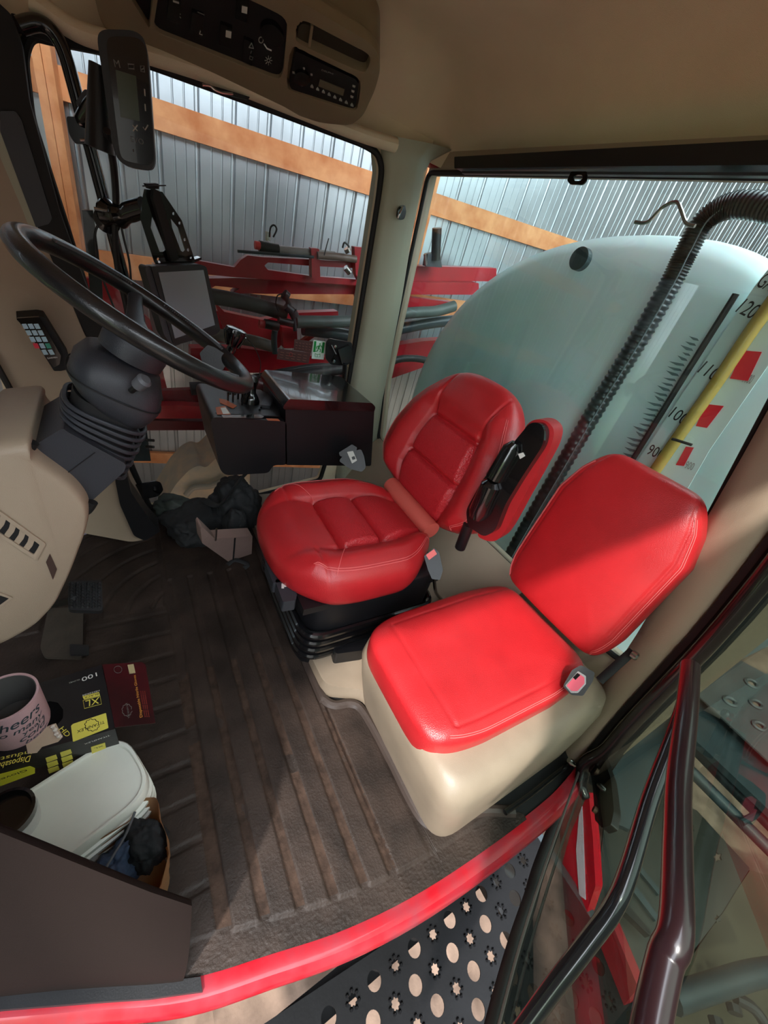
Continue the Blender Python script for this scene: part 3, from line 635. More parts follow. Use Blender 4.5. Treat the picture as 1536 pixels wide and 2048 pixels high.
bm = new(); a_, b_k = RY(262, 782, 0.965), RY(292, 758, 0.94); tube(bm, [a_, lerp(a_, b_k, 0.45)], 0.0065, 10); lv = obj('tilt_lever', bm, M['black'], col)
bm = new(); tube(bm, [lerp(a_, b_k, 0.4), lerp(a_, b_k, 0.45), lerp(a_, b_k, 0.9), b_k], [0.010, 0.0135, 0.0155, 0.010], 14); obj('lever_grip', bm, mat('grey_grip', srgb(92, 94, 100), 0.45), lv)
# ------------------------------------------------------------------ tan front console
dash = thing('front_console', 'tan moulded front console with louvred vent at the foot of the steering column', 'console', (-0.25, 1.0, 0.3))
bm = new(); rows = []
DP = [(-60, 900), (-10, 893), (48, 884), (60, 892), (60, 912), (150, 975), (180, 1016), (176, 1060), (142, 1150), (110, 1218), (68, 1262), (0, 1300), (-70, 1325)]
base_ = rounded(pxpoly(DP, (0, 0.93, 0), (0, 1, 0)), 0.03, 5)
cen = sum(base_, Vector()) / len(base_)
for y, s_ in ((0.93, 0.90), (0.934, 0.945), (0.945, 0.98), (0.965, 1.0), (1.24, 1.0), (1.26, 0.96)):
    rows.append([Vector((cen.x + (p.x - cen.x) * s_, y, cen.z + (p.z - cen.z) * s_)) for p in base_])
loft(bm, rows); db = obj('console_shell', bm, M['tan'], dash, sharp=1.2)
bm = new(); tube(bm, smoothpts(pxpoly([(66, 884), (50, 910), (44, 936), (60, 958), (105, 990), (150, 1016), (172, 1022), (186, 1004)], (0, 0.965, 0), (0, 1, 0)), 5), 0.011, 10); obj('column_boot_seal', bm, M['matblack'], dash)
DPl = ((0, 0.9285, 0), (0, 1, 0))
bm = new(); pxprism(bm, [(-30, 1003), (0, 1020), (92, 1086), (74, 1120), (0, 1072), (-40, 1046)], *DPl, -0.004, r=0.004, holes=[[(-26, 1012), (0, 1028), (80, 1088), (68, 1108), (0, 1064), (-34, 1042)]]); vt = obj('air_vent', bm, M['tan'], dash, bev=0.001)
bm = new(); pxprism(bm, [(-26, 1012), (0, 1028), (80, 1088), (68, 1108), (0, 1064), (-34, 1042)], (0, 0.932, 0), (0, 1, 0), -0.004); obj('vent_opening', bm, M['matblack'], vt)
for x, y in ((4, 1048), (24, 1062), (43, 1076), (61, 1090)):
    bm = new(); pxprism(bm, [(x - 2, y - 22), (x + 10, y - 14), (x + 4, y + 2), (x - 6, y + 14), (x - 16, y + 8), (x - 6, y - 6)], (0, 0.9275, 0), (0, 1, 0), 0.006, r=0.003); obj('louvre', bm, M['tan'], vt, bev=0.001)
bm = new(); pxprism(bm, [(92, 1124), (100, 1107), (114, 1138), (106, 1159)], *DPl, -0.0015, r=0.002); obj('blank_cover', bm, mat('dark_brown_cover', srgb(70, 52, 46), 0.5), dash, smooth=False)
bm = new(); pxprism(bm, [(-40, 1192), (0, 1184), (26, 1194), (0, 1214), (-40, 1230)], *DPl, -0.003, r=0.002); lt = obj('outlet_frame', bm, M['tan'], dash, bev=0.001)
bm = new(); pxprism(bm, [(-38, 1197), (0, 1189), (18, 1195), (0, 1208), (-38, 1222)], *DPl, -0.0036, r=0.001); obj('outlet_opening', bm, M['matblack'], lt, smooth=False)
kick = thing('kick_panel', 'tan and black kick panel on the floor behind the steering column', 'panel', RY(230, 1080, 1.7))
bm = new(); pxprism(bm, [(150, 930), (244, 940), (262, 1000), (290, 1050), (300, 1078), (262, 1084), (165, 1066), (140, 1050)], (0, 1.66, 0), (0, 1, 0), 0.28, r=0.02); obj('panel_body', bm, M['tan'], kick, bev=0.02, seg=3)
bm = new(); pxprism(bm, [(236, 930), (252, 940), (262, 985), (300, 1040), (322, 1062), (290, 1082), (268, 1072), (240, 1010), (230, 960)], (0, 1.62, 0), (0, 1, 0), 0.10, r=0.015); obj('panel_edge', bm, M['black'], kick, bev=0.008)
bm = new(); pxprism(bm, [(250, 968), (262, 972), (310, 962), (322, 966), (327, 980), (318, 992), (270, 1004), (256, 1002)], (0, 1.9, 0), (0, 1, 0), 0.006, r=0.01); bo = obj('black_tongue_bracket', bm, M['gloss'], kick)
bm = new(); c_ = RY(310, 978, 1.897); lathe(bm, [(0, 0), (0.006, 0), (0.006, 0.006), (0, 0.006)], c_, (0, -1, 0), 10); obj('bolt', bm, M['chrome'], bo)
bm = new(); c_ = RZ(164, 1056, 0.05); bmesh.ops.create_icosphere(bm, subdivisions=3, radius=0.03, matrix=Matrix.Translation(c_) @ Matrix.Diagonal((1, 0.7, 1.4, 1)))
obj('blue_wrapper', bm, mat('blue_foil', srgb(90, 110, 190), 0.3, col2=srgb(220, 200, 210), vscale=60), label='crumpled blue wrapper on the floor behind the tan console', cat='wrapper')
# pedal and raised pad
pd = thing('brake_pedal', 'square black rubber pedal with rows of pointed studs above the mat', 'pedal', RZ(170, 1215, 0.0))
bm = new(); PP = (0, 0, 0.12); nn_ = (0.1, -0.25, 1)
P4 = pxpoly([(137, 1162), (203, 1160), (206, 1214), (203, 1222), (142, 1220), (136, 1216)], PP, nn_); prism(bm, rounded(P4, 0.008), nn_, -0.018); pb_ = obj('pedal_pad', bm, M['rubber'], pd, bev=0.002)
for i in range(6):
    for j in range(9):
        x = lerp(143, 198, i / 5); y = lerp(1167, 1214, j / 8); c_ = RP(x, y, PP, nn_)
        bm = new(); lathe(bm, [(0.0055, 0), (0.003, 0.005), (0.001, 0.008)], c_, nn_, 8); obj('stud', bm, M['rubber'], pb_)
bm = new(); tube(bm, [RP(150, 1200, PP, nn_), RZ(100, 1210, 0.10), RZ(60, 1200, 0.25)], 0.012, 8); obj('pedal_arm', bm, M['matblack'], pd)
bm = new(); pxprism(bm, [(98, 1222), (160, 1218), (168, 1228), (166, 1320), (90, 1318), (82, 1300)], (0, 0, 0.012), (0, 0, 1), 0.014, r=0.012); obj('foot_rest_pad', bm, mat('dusty_rubber_mat2', srgb(66, 58, 50), 0.6, var=0.3, vscale=20, bump=0.3, bscale=90), bev=0.004, label='dusty rectangular rubber foot pad on the mat below the pedal', cat='foot rest')
bm = new(); pxprism(bm, [(140, 1290), (178, 1292), (178, 1312), (140, 1312)], (0, 0, 0.028), (0, 0, 1), 0.006, r=0.006); obj('pedal_clip', bm, M['rubber'], bev=0.002, label='small rubber clip lying on the foot pad below the pedal', cat='clip')
# ------------------------------------------------------------------ black side console
sc_ = thing('side_console', 'long black plastic control console under the side window beside the driver seat', 'console', (0.6, 1.68, 0.5))
bm = new(); pxprism(bm, [(421, 842), (428, 834), (573, 843), (574, 930), (546, 930), (538, 946), (452, 951), (440, 940), (430, 890)], (0, 1.50, 0), (0, 1, 0), 0.36, r=0.02); obj('front_housing', bm, M['black'], sc_, bev=0.014, seg=3)
bm = new(); pxprism(bm, [(571, 812), (580, 803), (742, 809), (749, 815), (742, 932), (571, 930)], (0, 1.50, 0), (0, 1, 0), 0.34, r=0.012); obj('storage_box', bm, M['black'], sc_, bev=0.008, seg=3)
bm = new(); pxprism(bm, [(567, 812), (578, 798), (744, 806), (751, 814), (749, 823), (567, 819)], (0, 1.492, 0), (0, 1, 0), 0.355, r=0.008); obj('box_lid', bm, M['gloss'], sc_, bev=0.006, seg=3)
ZT = RY(500, 838, 1.5).z + 0.002; TP = ((0, 0, ZT), (0, 0, 1))
bm = new(); pxprism(bm, [(430, 828), (560, 834), (556, 786), (470, 782), (440, 800)], *TP, 0.004, r=0.01); tp = obj('control_top', bm, M['black'], sc_, bev=0.002)
bm = new(); pxprism(bm, [(431, 815), (450, 812), (462, 829), (434, 829)], (0, 0, ZT + 0.005), (0, 0, 1), 0.001, r=0.002); lb1 = obj('warning_label', bm, mat('orange_label', srgb(186, 96, 56), 0.5), tp, smooth=False)
bm = new(); pxprism(bm, [(441, 816), (451, 815), (460, 827), (446, 828)], (0, 0, ZT + 0.0062), (0, 0, 1), 0.0006); obj('label_print', bm, M['paper'], lb1, smooth=False)
bm = new(); pxprism(bm, [(438, 797), (452, 800), (474, 812), (466, 817), (440, 806)], (0, 0, ZT + 0.005), (0, 0, 1), 0.001, r=0.001); obj('warning_label', bm, _m['orange_label'], tp, smooth=False)
bm = new(); pxprism(bm, [(532, 837), (556, 838), (560, 842), (536, 841)], (0, 0, ZT + 0.005), (0, 0, 1), 0.001, r=0.001); obj('warning_label', bm, _m['orange_label'], tp, smooth=False)
bm = new(); pxprism(bm, [(443, 831), (520, 830), (528, 834), (524, 837), (446, 836)], (0, 0, ZT + 0.005), (0, 0, 1), 0.002, r=0.002); obj('lever_slot', bm, M['gloss'], tp)
for i, (a, b, h) in enumerate(((456, 803, 0.03), (466, 806, 0.035), (476, 800, 0.03), (484, 812, 0.04))):
    p_ = RZ(a, b, ZT); bm = new(); tube(bm, [p_, p_ + Vector((0, 0, h)), p_ + Vector((0.004, 0, h + 0.004)), p_ + Vector((0.004, 0, h + 0.02))], [0.004, 0.004, 0.009, 0.007], 10); obj('toggle_switch', bm, M['gloss'], tp)
p_ = RZ(500, 806, ZT); bm = new(); lathe(bm, [(0.04, 0), (0.038, 0.02), (0.03, 0.035), (0.02, 0.05), (0.018, 0.09), (0.022, 0.10), (0.015, 0.12), (0, 0.12)], p_, (0.05, 0, 1), 20); jl = obj('control_lever', bm, M['gloss'], sc_)
bm = new(); tube(bm, smoothpts([p_ + Vector((0.02, 0, 0.08)), p_ + Vector((0.03, -0.02, 0.17)), p_ + Vector((0.0, -0.03, 0.24)), p_ + Vector((-0.03, 0.0, 0.27))], 5), 0.0016, 6); obj('loose_wire', bm, M['matblack'], jl)
bm = new(); pxprism(bm, [(520, 815), (535, 788), (552, 790), (540, 817)], (0, 0, ZT + 0.004), (0, 0, 1), 0.012, r=0.003); obj('switch_pad', bm, M['blacksat'], tp, bev=0.003)
for k in range(6):
    a, b = lerp(519, 534, k / 5), lerp(822, 792, k / 5); p_ = RZ(a, b, ZT + 0.006); bm = new(); lathe(bm, [(0.004, 0), (0.004, 0.006), (0.002, 0.008)], p_, (0, 0, 1), 8); obj('button', bm, M['gloss'], tp)
oh = assembly('orange_lever', sc_, RY(583, 785, 1.83), 'small upright lever with an orange knob')
bm = new(); tube(bm, smoothpts([RY(584, 784, 1.93), RY(584, 772, 1.93), RY(584, 765, 1.93)], 3), [0.016, 0.017, 0.018, 0.018, 0.018, 0.016, 0.009][:7], 12) if False else tube(bm, [RY(584, 786, 1.93), RY(584, 776, 1.93), RY(584, 768, 1.93), RY(585, 765, 1.93)], [0.015, 0.017, 0.014, 0.006], 14, flat=0.6); obj('knob', bm, M['orange'], oh)
bm = new(); tube(bm, [RY(584, 800, 1.93), RY(584, 785, 1.93)], 0.006, 8); obj('stem', bm, M['black'], oh)
# window latch and stickers
wl = thing('window_latch', 'black latch bracket with two bolts on the side window next to the pillar', 'latch', RY(680, 700, 2.04))
bm = new(); pxprism(bm, [(652, 684), (658, 676), (702, 684), (704, 722), (690, 730), (660, 728), (650, 716)], (0, 2.035, 0), (0, 1, 0), -0.012, r=0.01); obj('latch_plate', bm, M['black'], wl, bev=0.003)
for a, b in ((670, 693), (667, 722)):
    bm = new(); lathe(bm, [(0, 0), (0.010, 0), (0.009, 0.006), (0, 0.008)], RY(a, b, 2.024), (0, -1, 0), 12); obj('bolt', bm, M['chrome'], wl)
bm = new(); tube(bm, [RY(663, 690, 2.02), RY(672, 708, 2.0), RY(664, 722, 2.02)], 0.006, 8); obj('latch_handle', bm, M['gloss'], wl)
bm = new(); pxprism(bm, [(676, 700), (700, 690), (704, 700), (702, 724), (684, 728)], (0, 2.0, 0), (0, 1, 0), 0.03, r=0.005); obj('latch_catch', bm, M['gloss'], wl, bev=0.004)
bm = new(); tube(bm, [RY(690, 728, 2.0), RY(685, 800, 2.0)], 0.02, 10, flat=0.5); obj('latch_strap', bm, M['matblack'], wl)
st = thing('exit_sticker', 'green and white emergency exit sticker with a running figure on the side window', 'sticker', RY(636, 719, 2.045))
SP = (0, 2.05, 0); SN = (0, -1, 0)
bm = new(); pxprism(bm, [(627, 680), (651, 683), (647, 719), (623, 717)], SP, SN, 0.0015, r=0.002); so = obj('sticker_sheet', bm, mat('sticker_white', srgb(228, 245, 235), 0.4), st, smooth=False)
green = mat('exit_green', srgb(20, 150, 66), 0.4)
bm = new(); pxprism(bm, [(628.5, 682), (632.5, 682.5), (630, 704), (626, 703.5)], SP, SN, 0.0025); obj('green_band', bm, green, so, smooth=False)
bm = new(); pxprism(bm, [(645, 684), (649.5, 684.5), (647, 706), (642.5, 705.5)], SP, SN, 0.0025); obj('green_band', bm, green, so, smooth=False)
bm = new(); a0 = lambda x, y: RP(x, y, SP, SN, 0.003)
tube(bm, [a0(639, 691), a0(637, 697)], 0.004, 6); fig = obj('running_figure', bm, green, so)
for L_ in ([(639, 691), (643, 692), (644, 695)], [(639, 692), (634, 693), (633, 697)], [(637, 697), (641, 699), (640, 704)], [(637, 697), (635, 702), (631, 703)]):
    bm = new(); tube(bm, [a0(*q) for q in L_], 0.0022, 6); obj('figure_limb', bm, green, fig)
bm = new(); bmesh.ops.create_icosphere(bm, subdivisions=2, radius=0.004, matrix=Matrix.Translation(a0(640, 688))); obj('figure_head', bm, green, fig)
for L_ in ([(630, 707), (635, 709), (635, 714), (630, 713), (630, 707)], [(640, 708), (635, 709), (635, 714), (640, 714), (640, 708)]):
    bm = new(); tube(bm, [a0(*q) for q in L_], 0.0012, 5); obj('book_pictogram', bm, green, so)
wn = thing('warning_decals', 'two translucent brown warning decals stuck to the side window next to the exit sticker', 'decal', RY(595, 725, 2.045))
for P_ in ([(589, 678), (626, 683), (622, 706), (587, 700)], [(557, 697), (621, 706), (617, 727), (553, 718)]):
    bm = new(); pxprism(bm, P_, SP, SN, 0.0012, r=0.002); dc = obj('decal', bm, mat('brown_decal', srgb(84, 50, 48), 0.5), wn, smooth=False)
    c0 = P_[0]; c1 = P_[1]; c3 = P_[3]
    for k in range(5):
        for j in (0.3, 0.55, 0.78):
            t0 = 0.08 + k * 0.18; f = lambda t, q: (lerp(c0[0], c1[0], t) + (c3[0] - c0[0]) * q, lerp(c0[1], c1[1], t) + (c3[1] - c0[1]) * q)
            bm = new(); tube(bm, [a0(*f(t0, j)), a0(*f(t0 + 0.11, j + 0.02))], 0.0016, 5); obj('printed_mark', bm, mat('decal_print', srgb(130, 84, 70), 0.6), dc)
bm = new(); tube(bm, rounded([a0(579, 705), a0(585, 706), a0(584, 713), a0(578, 712)], 0.01, 4), 0.0014, 5, closed=True); obj('prohibition_ring', bm, mat('decal_red', srgb(170, 50, 50), 0.5), wn)
# coat hook on the pillar
hk = thing('coat_hook', 'small black hook on the sage window pillar', 'hook', RY(801, 436, 1.98))
bm = new(); pxprism(bm, [(794, 418), (800, 411), (808, 410), (810, 424), (806, 438), (797, 440), (792, 434)], (0, 1.985, 0), (0, 1, 0), -0.012, r=0.008); obj('hook_base', bm, M['gloss'], hk, bev=0.003)
bm = new(); tube(bm, smoothpts([RY(805, 414, 1.965), RY(800, 426, 1.95), RY(796, 436, 1.955)], 4), 0.005, 8); obj('hook_arm', bm, M['chrome'], hk)
# ------------------------------------------------------------------ overhead console
OP, ON = Vector((0, 1.95, 1.80)), Vector((0, 0.43, 0.90)).normalized()      # face plane, ON points up into the roof
def OC(px, py, off=0.0): return RP(px, py, OP, ON, off)
oc_ = thing('overhead_console', 'bronze overhead console with black switch panel and radio above the side window', 'console', (0.45, 1.8, 1.85))
outl = [(150, -110), (186, -20), (200, 40), (225, 78), (300, 118), (440, 178), (640, 246), (700, 252), (726, 232), (750, 180), (761, 140), (757, 108), (738, 84), (620, 14), (540, -26), (440, -90)]
pan = [(316, -6), (306, 62), (556, 160), (566, 150), (576, 38), (480, -10), (440, -40), (330, -60)]
rad = [(588, 92), (578, 108), (573, 172), (580, 182), (706, 222), (716, 218), (722, 166), (714, 154), (600, 98)]
slot = [(600, 44), (592, 54), (590, 78), (598, 88), (726, 146), (734, 142), (742, 118), (734, 106), (612, 42)]
left_p = [(235, -60), (262, 0), (294, 50), (300, 58), (306, -6), (312, -60)]
bm = new(); pxprism(bm, outl, OP, ON, 0.03, r=0.03, holes=[pan, rad, slot, left_p]); fpl = obj('front_plate', bm, M['bronze'], oc_, bev=0.006, seg=3)
bm = new(); pxprism(bm, outl, OP, ON, 0.13, r=0.03, off=0.032); obj('console_body', bm, M['bronze'], oc_)
bm = new(); pxprism(bm, pan, OP, ON, 0.012, r=0.008, off=0.012); sp = obj('switch_panel', bm, M['matblack'], oc_)
bm = new(); pxprism(bm, left_p, OP, ON, 0.012, r=0.008, off=0.018); obj('side_panel', bm, M['matblack'], oc_)
bm = new(); pxprism(bm, slot, OP, ON, 0.004, r=0.008, off=0.027); obj('storage_slot', bm, mat('dark_olive', srgb(44, 40, 32), 0.6), oc_)
bm = new(); pxprism(bm, [(598, 52), (606, 46), (626, 54), (620, 94), (598, 86), (594, 76)], OP, ON, 0.01, r=0.008, off=0.012); obj('slot_plug', bm, mat('dark_olive2', srgb(58, 54, 42), 0.5), oc_)
bm = new(); pxprism(bm, [(622, 52), (627, 54), (621, 96), (616, 94)], OP, ON, 0.02, off=0.004); obj('slot_divider', bm, M['bronze'], oc_)
dim = mat('dim_symbol', srgb(168, 168, 160), 0.5); dimmer = mat('faint_symbol', srgb(96, 96, 92), 0.6)
def mark(pts, off, m=dim, par=sp, name='symbol', r=0.0012, closed=False):
    bm = new(); P = [OC(a, b, off) for a, b in pts]; tube(bm, P, r, 6, closed=closed); return obj(name, bm, m, par, smooth=False)
def swt(x, y, w_=13, h_=20, lit=None):
    bm = new(); pxprism(bm, [(x - w_, y - h_), (x + w_ - 4, y - h_ + 9), (x + w_ - 8, y + h_ + 2), (x - w_ - 4, y + h_ - 7)], OP, ON, 0.012, r=0.004, off=0.003); s_ = obj('rocker_switch', bm, M['gloss'], sp, bev=0.002)
    return s_
ra = swt(398, 48, 14, 24); rb = swt(455, 72, 14, 24); rc = swt(488, 18, 14, 26); rd = swt(500, 104, 12, 26); re_ = swt(352, 20, 14, 26)
for x, y, p_ in ((457, 68, rb), (489, 19, rc)):
    bm = new(); pxprism(bm, [(x - 5, y - 7), (x + 6, y - 4), (x + 5, y + 9), (x - 6, y + 6)], OP, ON, 0.001, off=0.001); obj('lit_symbol', bm, mat('pale_symbol', srgb(205, 205, 195), 0.5), p_, smooth=False)
mark([(503, 86), (507, 97), (498, 95)], 0.001, par=rd, closed=True); mark([(500, 112), (506, 115), (504, 120), (499, 118)], 0.001, par=rd, m=dimmer, closed=True); mark([(503, 102), (501, 107)], 0.001, par=rd, m=dimmer)
mark([(395, 24), (409, 30)], 0.001, par=ra, m=dimmer); mark([(401, 62), (399, 68), (405, 70)], 0.001, par=ra)
mark([(346, 2), (358, 6)], 0.001, par=re_, r=0.002)
for k in range(8):
    a = 2 * PI * k / 8; mark([(353 + 6 * math.cos(a), 33 + 7 * math.sin(a)), (353 + 9 * math.cos(a + 0.3), 33 + 10 * math.sin(a + 0.3))], 0.010, m=dim)
mark([(353 + 4 * math.cos(2 * PI * k / 10), 33 + 5 * math.sin(2 * PI * k / 10)) for k in range(10)], 0.010, closed=True)
mark([(522 + 4.5 * math.cos(2 * PI * k / 12), 80 + 6 * math.sin(2 * PI * k / 12)) for k in range(12)], 0.010, closed=True, name='dial_ring')
mark([(528, 88), (534, 97), (543, 101)], 0.010, m=mat('bright_symbol', srgb(230, 230, 225), 0.5), name='dial_pointer', r=0.002)
bm = new(); pxprism(bm, [(519, 60), (530, 48), (548, 50), (562, 64), (570, 82), (560, 96), (540, 92), (524, 78)], OP, ON, 0.014, r=0.02, off=-0.002); obj('rotary_knob', bm, M['gloss'], sp, bev=0.004)
for k in range(8):
    a = 2 * PI * k / 8; mark([(537 + 4.5 * math.cos(a), 121 + 5.5 * math.sin(a)), (537 + 7.5 * math.cos(a), 121 + 9 * math.sin(a))], 0.010)
mark([(537 + 3 * math.cos(2 * PI * k / 8), 121 + 3.6 * math.sin(2 * PI * k / 8)) for k in range(8)], 0.010, closed=True)
radio = thing('radio', 'black car radio with small grey display mounted in the overhead console', 'radio', OC(645, 160, 0))
bm = new(); pxprism(bm, [(591, 102), (579, 170), (584, 180), (704, 218), (711, 214), (718, 168), (710, 158)], OP, ON, 0.022, r=0.006, off=0.006); rbd = obj('radio_face', bm, M['black'], radio, bev=0.003)
bm = new(); pxprism(bm, [(640, 160), (689, 180), (686, 192), (637, 173)], OP, ON, 0.003, off=0.0035); obj('display', bm, mat('radio_display', srgb(104, 98, 78), 0.3), radio, smooth=False)
c_ = OC(604, 150, 0.006); bm = new(); lathe(bm, [(0, 0), (0.024, 0), (0.026, 0.012), (0.0, 0.014)], c_, -ON, 24); obj('volume_knob', bm, M['gloss'], radio, bev=0.0)
text('brand_lettering', 'DELPHI', OC(643, 141, 0.0045), OC(666, 149, 0.0045), -ON, dim, radio, h=0.006)
for (x, y) in ((587, 145), (608, 137), (623, 149), (613, 165), (604, 170)): bm = new(); pxprism(bm, [(x - 2, y - 2), (x + 2, y - 1), (x + 2, y + 3), (x - 2, y + 2)], OP, ON, 0.001, off=0.0045); obj('button_mark', bm, dim, radio, smooth=False)
for k in range(8):
    x, y = lerp(624, 704, k / 7), lerp(173, 210, k / 7); bm = new(); pxprism(bm, [(x - 3, y - 1), (x, y - 4), (x + 3, y + 1), (x + 3, y + 4), (x - 3, y + 2)], OP, ON, 0.001, off=0.0045); obj('preset_mark', bm, dim, radio, smooth=False)
for (x, y) in ((708, 172), (706, 182), (704, 193)): bm = new(); pxprism(bm, [(x - 3, y - 2), (x + 3, y), (x + 2, y + 4), (x - 3, y + 2)], OP, ON, 0.001, off=0.0045); obj('button_mark', bm, dim, radio, smooth=False)
# small clip on the roof lip
cl_ = thing('visor_clip', 'small dark clip with a bent wire on the lip above the side window', 'clip', RY(450, 178, 1.96))
bm = new(); tube(bm, smoothpts([RY(a, b, 1.948) for a, b in ((405, 170), (420, 172), (430, 180), (446, 186), (466, 188))], 4), 0.004, 8); obj('bent_wire', bm, M['chrome'], cl_)
bm = new(); pxprism(bm, [(418, 172), (434, 174), (468, 184), (500, 194), (496, 200), (470, 194), (436, 184)], (0, 1.956, 0), (0, 1, 0), 0.01, r=0.003); obj('clip_base', bm, M['matblack'], cl_)
# ------------------------------------------------------------------ display units
def at(px, py, y): return RY(px, py, y)
# dark window post with clamps
tb_ = thing('window_post_tube', 'slim black tube running down in front of the side window', 'tube', RY(330, 700, 1.96))
bm = new(); tube(bm, smoothpts([RY(a, b, 1.955) for a, b in ((40, 52), (75, 45), (104, 62), (128, 104), (150, 180), (200, 370), (244, 540), (295, 720), (318, 800))], 6), 0.019, 12); obj('tube_body', bm, M['gloss'], tb_)
ev = thing('rate_display', 'tall black rounded control display with green-grey screen hanging near the window post', 'display', RY(250, 340, 1.62))
EY = 1.62; ep = Vector((0, EY, 0)); en = (Vector((0.14, 1, -0.02))).normalized(); E0 = RY(250, 200, EY)
bm = new(); pxprism(bm, [(193, 72), (205, 58), (268, 60), (290, 76), (298, 130), (311, 325), (302, 341), (254, 333), (236, 320), (226, 296), (205, 150)], E0, en, 0.045, r=0.02); eb = obj('case', bm, M['black'], ev, bev=0.01, seg=3)
bm = new(); pxprism(bm, [(212, 84), (220, 72), (276, 74), (292, 92), (308, 318), (300, 332), (250, 322), (240, 310)], E0, en, 0.004, r=0.02, off=-0.004); ef = obj('front_panel', bm, M['gloss'], ev, bev=0.0015)
bm = new(); pxprism(bm, [(231, 139), (272, 152), (280, 243), (241, 234)], E0, en, 0.002, off=-0.0052); obj('screen', bm, mat('green_lcd', srgb(66, 76, 60), 0.2), ev, smooth=False)
def elabel(s, x0, y0, x1, y1, h=None, m=dimmer): text('lettering', s, RP(x0, y0, E0, en, -0.0048), RP(x1, y1, E0, en, -0.0048), -en, m, ev, h=h)
elabel('M', 230, 134, 241, 136); elabel('EVO', 262, 283, 288, 290, m=mat('evo_letter', srgb(92, 94, 96), 0.5))
def emark(pts, closed=False, m=dimmer):
    bm = new(); tube(bm, [RP(a, b, E0, en, -0.005) for a, b in pts], 0.0014, 6, closed=closed); obj('key_symbol', bm, m, ev, smooth=False)
emark([(265, 250), (275, 262)], m=dim); emark([(275, 250), (266, 262)], m=dim); emark([(286, 254), (290, 260), (296, 250)], m=dim)
emark([(289, 178), (290, 192)], m=dim); emark([(290, 208), (291, 222)], m=dim); emark([(256, 128), (268, 129), (268, 138), (257, 137)], closed=True); emark([(281, 132), (288, 132), (289, 144), (282, 143)], closed=True); emark([(283, 140), (288, 136)])
emark([(266, 298), (267, 304)])
bm = new(); tube(bm, [RY(196, 130, 1.70), RY(200, 300, 1.70)], [0.02, 0.035], 14) ; obj('rear_housing', bm, M['black'], ev, bev=0.0)
bm = new(); tube(bm, smoothpts([RY(160, 250, 1.90), RY(180, 215, 1.82), RY(205, 190, 1.74)], 4), 0.02, 12); ar = obj('ball_arm', bm, M['gloss'], ev)
bm = new(); pxprism(bm, [(150, 205), (170, 176), (188, 190), (166, 224)], (0, 1.84, 0), (0, 1, 0), 0.03, r=0.008); obj('arm_clamp', bm, M['blacksat'], ev, bev=0.005)
bm = new(); pxprism(bm, [(132, 232), (176, 236), (204, 258), (204, 288), (150, 288), (138, 268)], (0, 1.87, 0), (0, 1, 0), 0.06, r=0.008); obj('post_clamp', bm, M['gloss'], ev, bev=0.006)
for a, b in ((168, 248), (170, 280)): bm = new(); tube(bm, [RY(a - 10, b, 1.865), RY(a + 10, b + 1, 1.865)], 0.004, 8); obj('clamp_bolt', bm, M['chrome'], ev)
bm = new(); tube(bm, smoothpts([RY(a, b, y) for a, b, y in ((214, 262, 1.66), (222, 300, 1.72), (228, 340, 1.8), (232, 400, 1.86), (230, 470, 1.88), (236, 540, 1.88), (250, 600, 1.88), (262, 660, 1.86))], 6), 0.010, 8); obj('cable_bundle', bm, M['rubber'], ev)
bm = new(); tube(bm, smoothpts([RY(a, b, 1.87) for a, b in ((236, 420), (246, 470), (258, 520), (262, 560))], 5), 0.0035, 6); obj('thin_cable', bm, M['rubber'], ev)
bm = new(); tube(bm, smoothpts([RY(a, b, 1.9) for a, b in ((214, 430), (196, 450), (190, 480), (200, 540), (226, 610), (245, 650))], 5), 0.0035, 6); obj('thin_cable', bm, M['rubber'], ev)
# big screen on its perforated bracket
mo = thing('monitor', 'square field monitor with a blank grey screen held by a black perforated bracket', 'monitor', RY(360, 690, 1.72))
MY = RY(360, 600, 1.68); mn = Vector((-0.30, 1, -0.10)).normalized()
bm = new(); pxprism(bm, [(302, 533), (398, 528), (413, 533), (441, 660), (434, 668), (352, 690), (346, 686)], MY, mn, 0.055, r=0.008); obj('case', bm, M['black'], mo, bev=0.006)
bm = new(); pxprism(bm, [(290, 536), (298, 530), (318, 548), (362, 688), (346, 694), (328, 670)], MY, mn, 0.06, r=0.008, off=0.006); obj('side_cover', bm, M['blacksat'], mo, bev=0.006)
bm = new(); pxprism(bm, [(317, 545), (407, 540), (430, 650), (350, 677)], MY, mn, 0.003, off=-0.0035); obj('screen', bm, M['screen'], mo, smooth=False)
br = thing('perforated_bracket', 'black A-shaped perforated metal bracket standing above the monitor', 'bracket', RY(350, 520, 1.78))
bp = RY(350, 450, 1.78); bn = Vector((-0.25, 1, 0)).normalized(); S5 = 5.389
def cr(pts): return [(180 + a / S5, 340 + b / S5) for a, b in pts]
bm = new()
circ = lambda x, y, r: [(x + r * math.cos(2 * PI * k / 8), y + r * 1.3 * math.sin(2 * PI * k / 8)) for k in range(8)]
pxprism(bm, cr([(590, 205), (780, 235), (860, 350), (990, 545), (1120, 940), (1110, 975), (720, 1000), (700, 1005), (545, 520), (575, 280)]), bp, bn, 0.006, holes=[cr([(670, 500), (700, 560), (820, 860), (790, 880), (750, 880), (655, 620)]), cr([(870, 520), (950, 620), (1025, 860), (1000, 880), (980, 870), (885, 620)]), cr(circ(900, 470, 13)), cr(circ(966, 572, 13)), cr(circ(1022, 750, 13)), cr(circ(1058, 860, 13)), cr(circ(735, 960, 14)), cr(circ(1090, 950, 14))])
obj('bracket_plate', bm, M['gloss'], br)
bm = new(); pxprism(bm, cr([(690, 200), (750, 230), (960, 960), (880, 990), (680, 300)]), bp, bn, 0.03, off=-0.032); obj('centre_rib', bm, M['matblack'], br)
